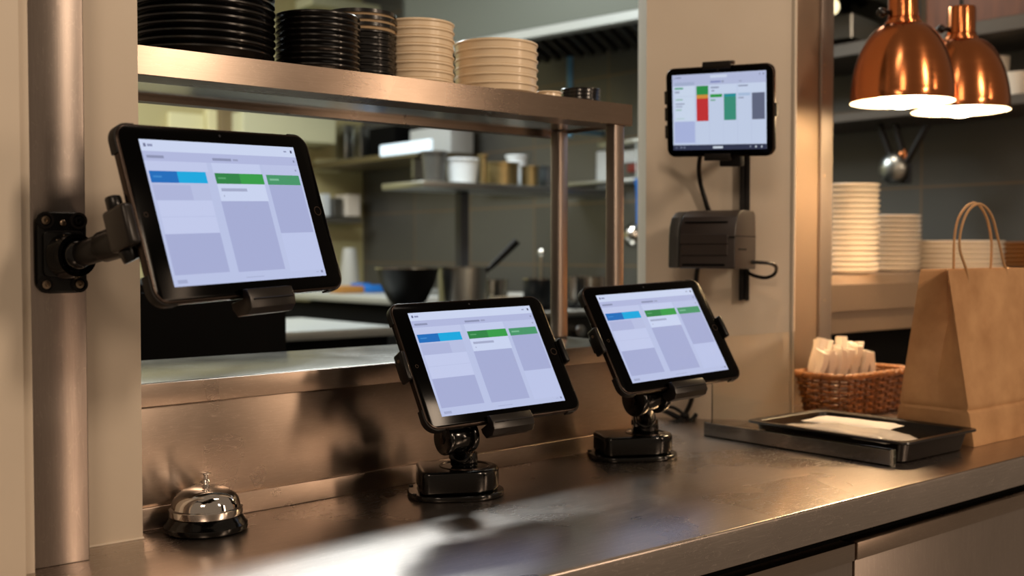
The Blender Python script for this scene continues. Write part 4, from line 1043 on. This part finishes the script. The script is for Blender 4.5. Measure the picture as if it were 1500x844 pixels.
# things on the yellowish wall: notice frame, light panels, low shelf
def wbox(px0, px1, py0, py1, m, name, lab, cat, d=.03, Y=None, kind=None):
    Y = Y or KY; a = ony(px0, (py0 + py1) / 2, Y - d); c = ony(px1, (py0 + py1) / 2, Y - d); zt_ = ony((px0 + px1) / 2, py0, Y - d).z; zb = ony((px0 + px1) / 2, py1, Y - d).z
    b = MB(); b.box((a.x, Y - d, zb), (c.x, Y - .002, zt_), .003, 1); o = b.done(name, m, origin=(a.x, Y - d, zb))
    return tag(o, lab, cat)
PALEY = mat('pale yellow board', '#e6dfae', .5)
t = wbox(248, 300, 166, 215, PALEY, 'notice_board', 'pale notice board on yellow wall beneath left end of overshelf', 'notice board')
wbox(305, 320, 160, 240, PALEY, 'wall_light', 'narrow pale upright panel on yellow wall beside notice board', 'panel', .06)
wbox(325, 352, 150, 240, mat('brown pillar', '#7a6848', .6), 'post', 'brown upright post on yellow wall above large tablet', 'post', .12)
wbox(356, 492, 168, 206, mat('pale cabinet', '#d8d6b0', .5), 'wall_cabinet', 'pale wall cabinet on yellow wall above tablet corner', 'cabinet', .25)
wbox(462, 498, 232, 252, PALEY, 'sign', 'small pale blank board below wall shelf near tablet', 'board', .03)
wbox(425, 530, 318, 326, STEEL_K, 'shelf', 'low steel shelf on yellow wall right of large tablet', 'shelf', .2)
wbox(508, 528, 285, 317, PORC, 'cup', 'white mug on low steel shelf right of tablet', 'mug', .14)
wbox(474, 484, 284, 317, KWHITE, 'cup', 'narrow pale cup on low steel shelf beside tablet edge', 'cup', .12)
wbox(488, 502, 290, 317, STEEL_K, 'canister', 'grey canister on low steel shelf between two cups', 'canister', .12)
wbox(446, 456, 0, 22, mat('green strip', '#4c7a45', .5), 'door_frame', 'green upright strip on yellow wall behind black plates', 'strip', .05)
wbox(458, 560, 0, 14, mat('pale cabinet', '#d8d6b0', .5), 'wall_cabinet', 'pale cabinet high on yellow wall above black plates', 'cabinet', .2)

# hood with filters and light
hz = 2.10
hd = thing('extractor_hood', 'large steel extractor hood over range behind cream pillar', 'hood', (3.15, 3.1, hz))
HO = Vector((2.972, 2.82, 0)); HU = Vector((-.135, .991, 0)).normalized(); HV = Vector((HU.y, -HU.x, 0))
MH = frame(HO, HU, HV, (0, 0, 1))
b = MB(); b.box((-.70, 0, hz), (1.32, .02, 2.85), M=MH); b.box((1.30, 0, hz), (1.32, .60, 2.85), M=MH); b.box((-.70, 0, hz), (-.68, .60, 2.85), M=MH); b.done('canopy', mat('hood steel', '#56584f', .6, .6), hd, 0)
b = MB(); b.box((-.71, -.012, hz - .028), (1.33, .045, hz + .012), .004, 1, M=MH); b.done('lower_rim', mat('rim steel', '#8c8d88', .45, .8), hd)
b = MB(); Mh = MH @ Matrix.Translation((0, .60, hz + .0)) @ Matrix.Rotation(math.radians(-24), 4, 'X')
for k in range(30): b.box((-.66 + k * .065, -.62, 0), (-.66 + k * .065 + .036, 0, .02), .004, 1, M=Mh)
b.box((-.67, -.62, .02), (1.29, 0, .03), M=Mh)
b.done('baffle_filter', mat('greasy filter steel', '#3f3a34', .35, .9), hd)
b = MB(); b.box((.15, .40, hz - .12), (.31, .58, hz - .03), .01, 2, M=MH); b.done('light_fixture', KGLOW, hd)
b = MB(); b.box((-.66, .30, hz - .14), (.12, .58, hz - .05), .005, 1, M=MH); b.done('grease_channel', STEEL_K, hd)
q = onx(835, 90, 3.4); b = MB(); b.cyl((3.4, q.y, 1.74), (3.4, q.y, 2.10), .014); b.box((3.39, q.y - .01, 1.76), (3.6, q.y + .01, 1.78)); tag(b.done('pipe', mat('blue pipe', '#5f93b5', .3, .4), origin=(3.4, q.y, 1.74)), 'short blue upright pipe under extractor hood', 'pipe')
# papers and tools near the pillar
kbox(874, 899, 221, 277, 3.592, .005, KWHITE, 'paper_sheet', 'white paper sheet hanging left of front shelf post', 'paper')
kbox(903, 944, 219, 238, 3.592, .005, KWHITE, 'paper_sheet', 'white paper sheet hanging between post and cream pillar', 'paper')
kbox(918, 942, 239, 252, 3.54, .058, KRED, 'box', 'dark red box under the paper beside cream pillar', 'box')
kbox(875, 946, 204, 213, 3.54, .058, STEEL_K, 'rail', 'pale steel wall rail just left of cream pillar', 'rail')
kbox(700, 944, 268, 274, 3.52, .078, STEEL_K, 'rail', 'long steel rail along tiled wall behind shelf posts', 'rail')
t = thing('ladle', 'blue-handled ladle hanging beside cream pillar', 'ladle', tuple(onx(933, 212, 3.5)))
b = MB(); b.tube([onx(933, 262, 3.5), onx(936, 280, 3.5), onx(937, 328, 3.5)], .014, 10, smooth=3); b.done('handle', KBLUE, t, 60)
b = MB(); b.tube([onx(932, 209, 3.53), onx(933, 264, 3.5)], .004); b.done('hook', STEEL_K, t, 60)
b = MB(); b.ball(onx(928, 345, 3.5), .045, (1, 1, 1.2), 24); b.tube([onx(937, 328, 3.5), onx(930, 345, 3.5)], .006); b.done('ladle_bowl', STEEL_P, t, 60)

# tiled wall fittings seen past the right post
s3 = thing('shelf', 'dark wall shelf over the hanging tools behind copper lamps', 'shelf', (3.4, 2.3, 1.68))
za = onx(1300, 165, 3.3).z
b = MB(); b.box((3.28, 1.3, za - .02), (3.595, 3.05, za + .012), .003, 1); b.done('shelf_board', mat('dull steel', '#554e46', .5, .6), s3)
zb_ = onx(1250, 72, 3.3).z
s4 = thing('shelf', 'upper steel wall shelf passing behind the copper lamp necks', 'shelf', (3.4, 2.3, zb_))
b = MB(); b.box((3.25, 1.3, zb_ - .03), (3.595, 3.05, zb_ + .015), .003, 1); b.done('shelf_board', mat('dull steel', '#554e46', .5, .6), s4)
def kcup(px, X, z, r, h, lab, n=1):
    q = onx(px, 120, X); b = MB(); b.lathe([(0, 0), (r * .7, 0), (r, h), (r - .004, h), (r * .66, .006), (0, .006)], 32, Matrix.Translation((q.x, q.y, z)))
    tag(b.done('cup', PORC, origin=(q.x, q.y, z)), lab, 'cup')
kcup(1462, 3.42, za + .0125, .035, .14, 'tall white cup on wall shelf right of copper lamps')
kcup(1494, 3.38, za + .0125, .055, .075, 'wide white cup on wall shelf at right edge')
b = MB()
zc_ = 2.16
zc_ = zb_ + .0155
for k in range(4): b.box((3.30 + .008 * (k % 2), 1.31, zc_ + k * .1502), (3.59, 1.90, zc_ + k * .1502 + .15), .006, 1)
tag(b.done('wood_panel', KWOOD, origin=(3.3, 1.6, zc_)), 'brown wooden panel standing on wall shelf above right copper lamp', 'panel')
# hanging tools
def tool(px0, px1, py0, py1, kind, lab):
    X = 3.35; t = thing(kind, lab, 'utensil', tuple(onx(px0, py0, X)))
    b = MB(); b.tube([onx(px0, py0, X), onx((px0 + px1) / 2, (py0 + py1) / 2, X), onx(px1, py1, X)], .011, 10, smooth=3); b.done('handle', BLACK_M, t, 60)
    return t, onx(px1, py1, X)
t, q = tool(1288, 1306, 182, 232, 'ladle', 'dark-handled steel ladle hanging left among wall tools')
b = MB(); b.ball(q + Vector((0, -.01, -.035)), .052, (.8, 1, 1.05), 28); b.done('ladle_bowl', STEEL_K, t, 60)
t, q = tool(1311, 1322, 182, 222, 'spoon', 'coppery handled spoon hanging between two dark tools')
b = MB(); b.ball(q + Vector((0, 0, -.02)), .025, (.4, .8, 1.3), 20); b.done('spoon_bowl', COPPER, t, 60)
t, q = tool(1359, 1328, 182, 238, 'spatula', 'dark slanting spatula hanging right among wall tools')
b = MB(); b.box(tuple(q + Vector((-.004, -.02, -.07))), tuple(q + Vector((.004, .025, .0))), .002, 1); b.done('blade', BLACK_M, t)
q = onx(1221, 10, 3.2)
b = MB(); b.ball(q, .02, (1, 1, 1.3), 20); tag(b.done('indicator_lamp', mat('small warm lamp', '#fff2c8', .4, emit='#fff0c0', estr=1.4), origin=tuple(q)), 'tiny glowing lamp just right of steel post top', 'lamp')
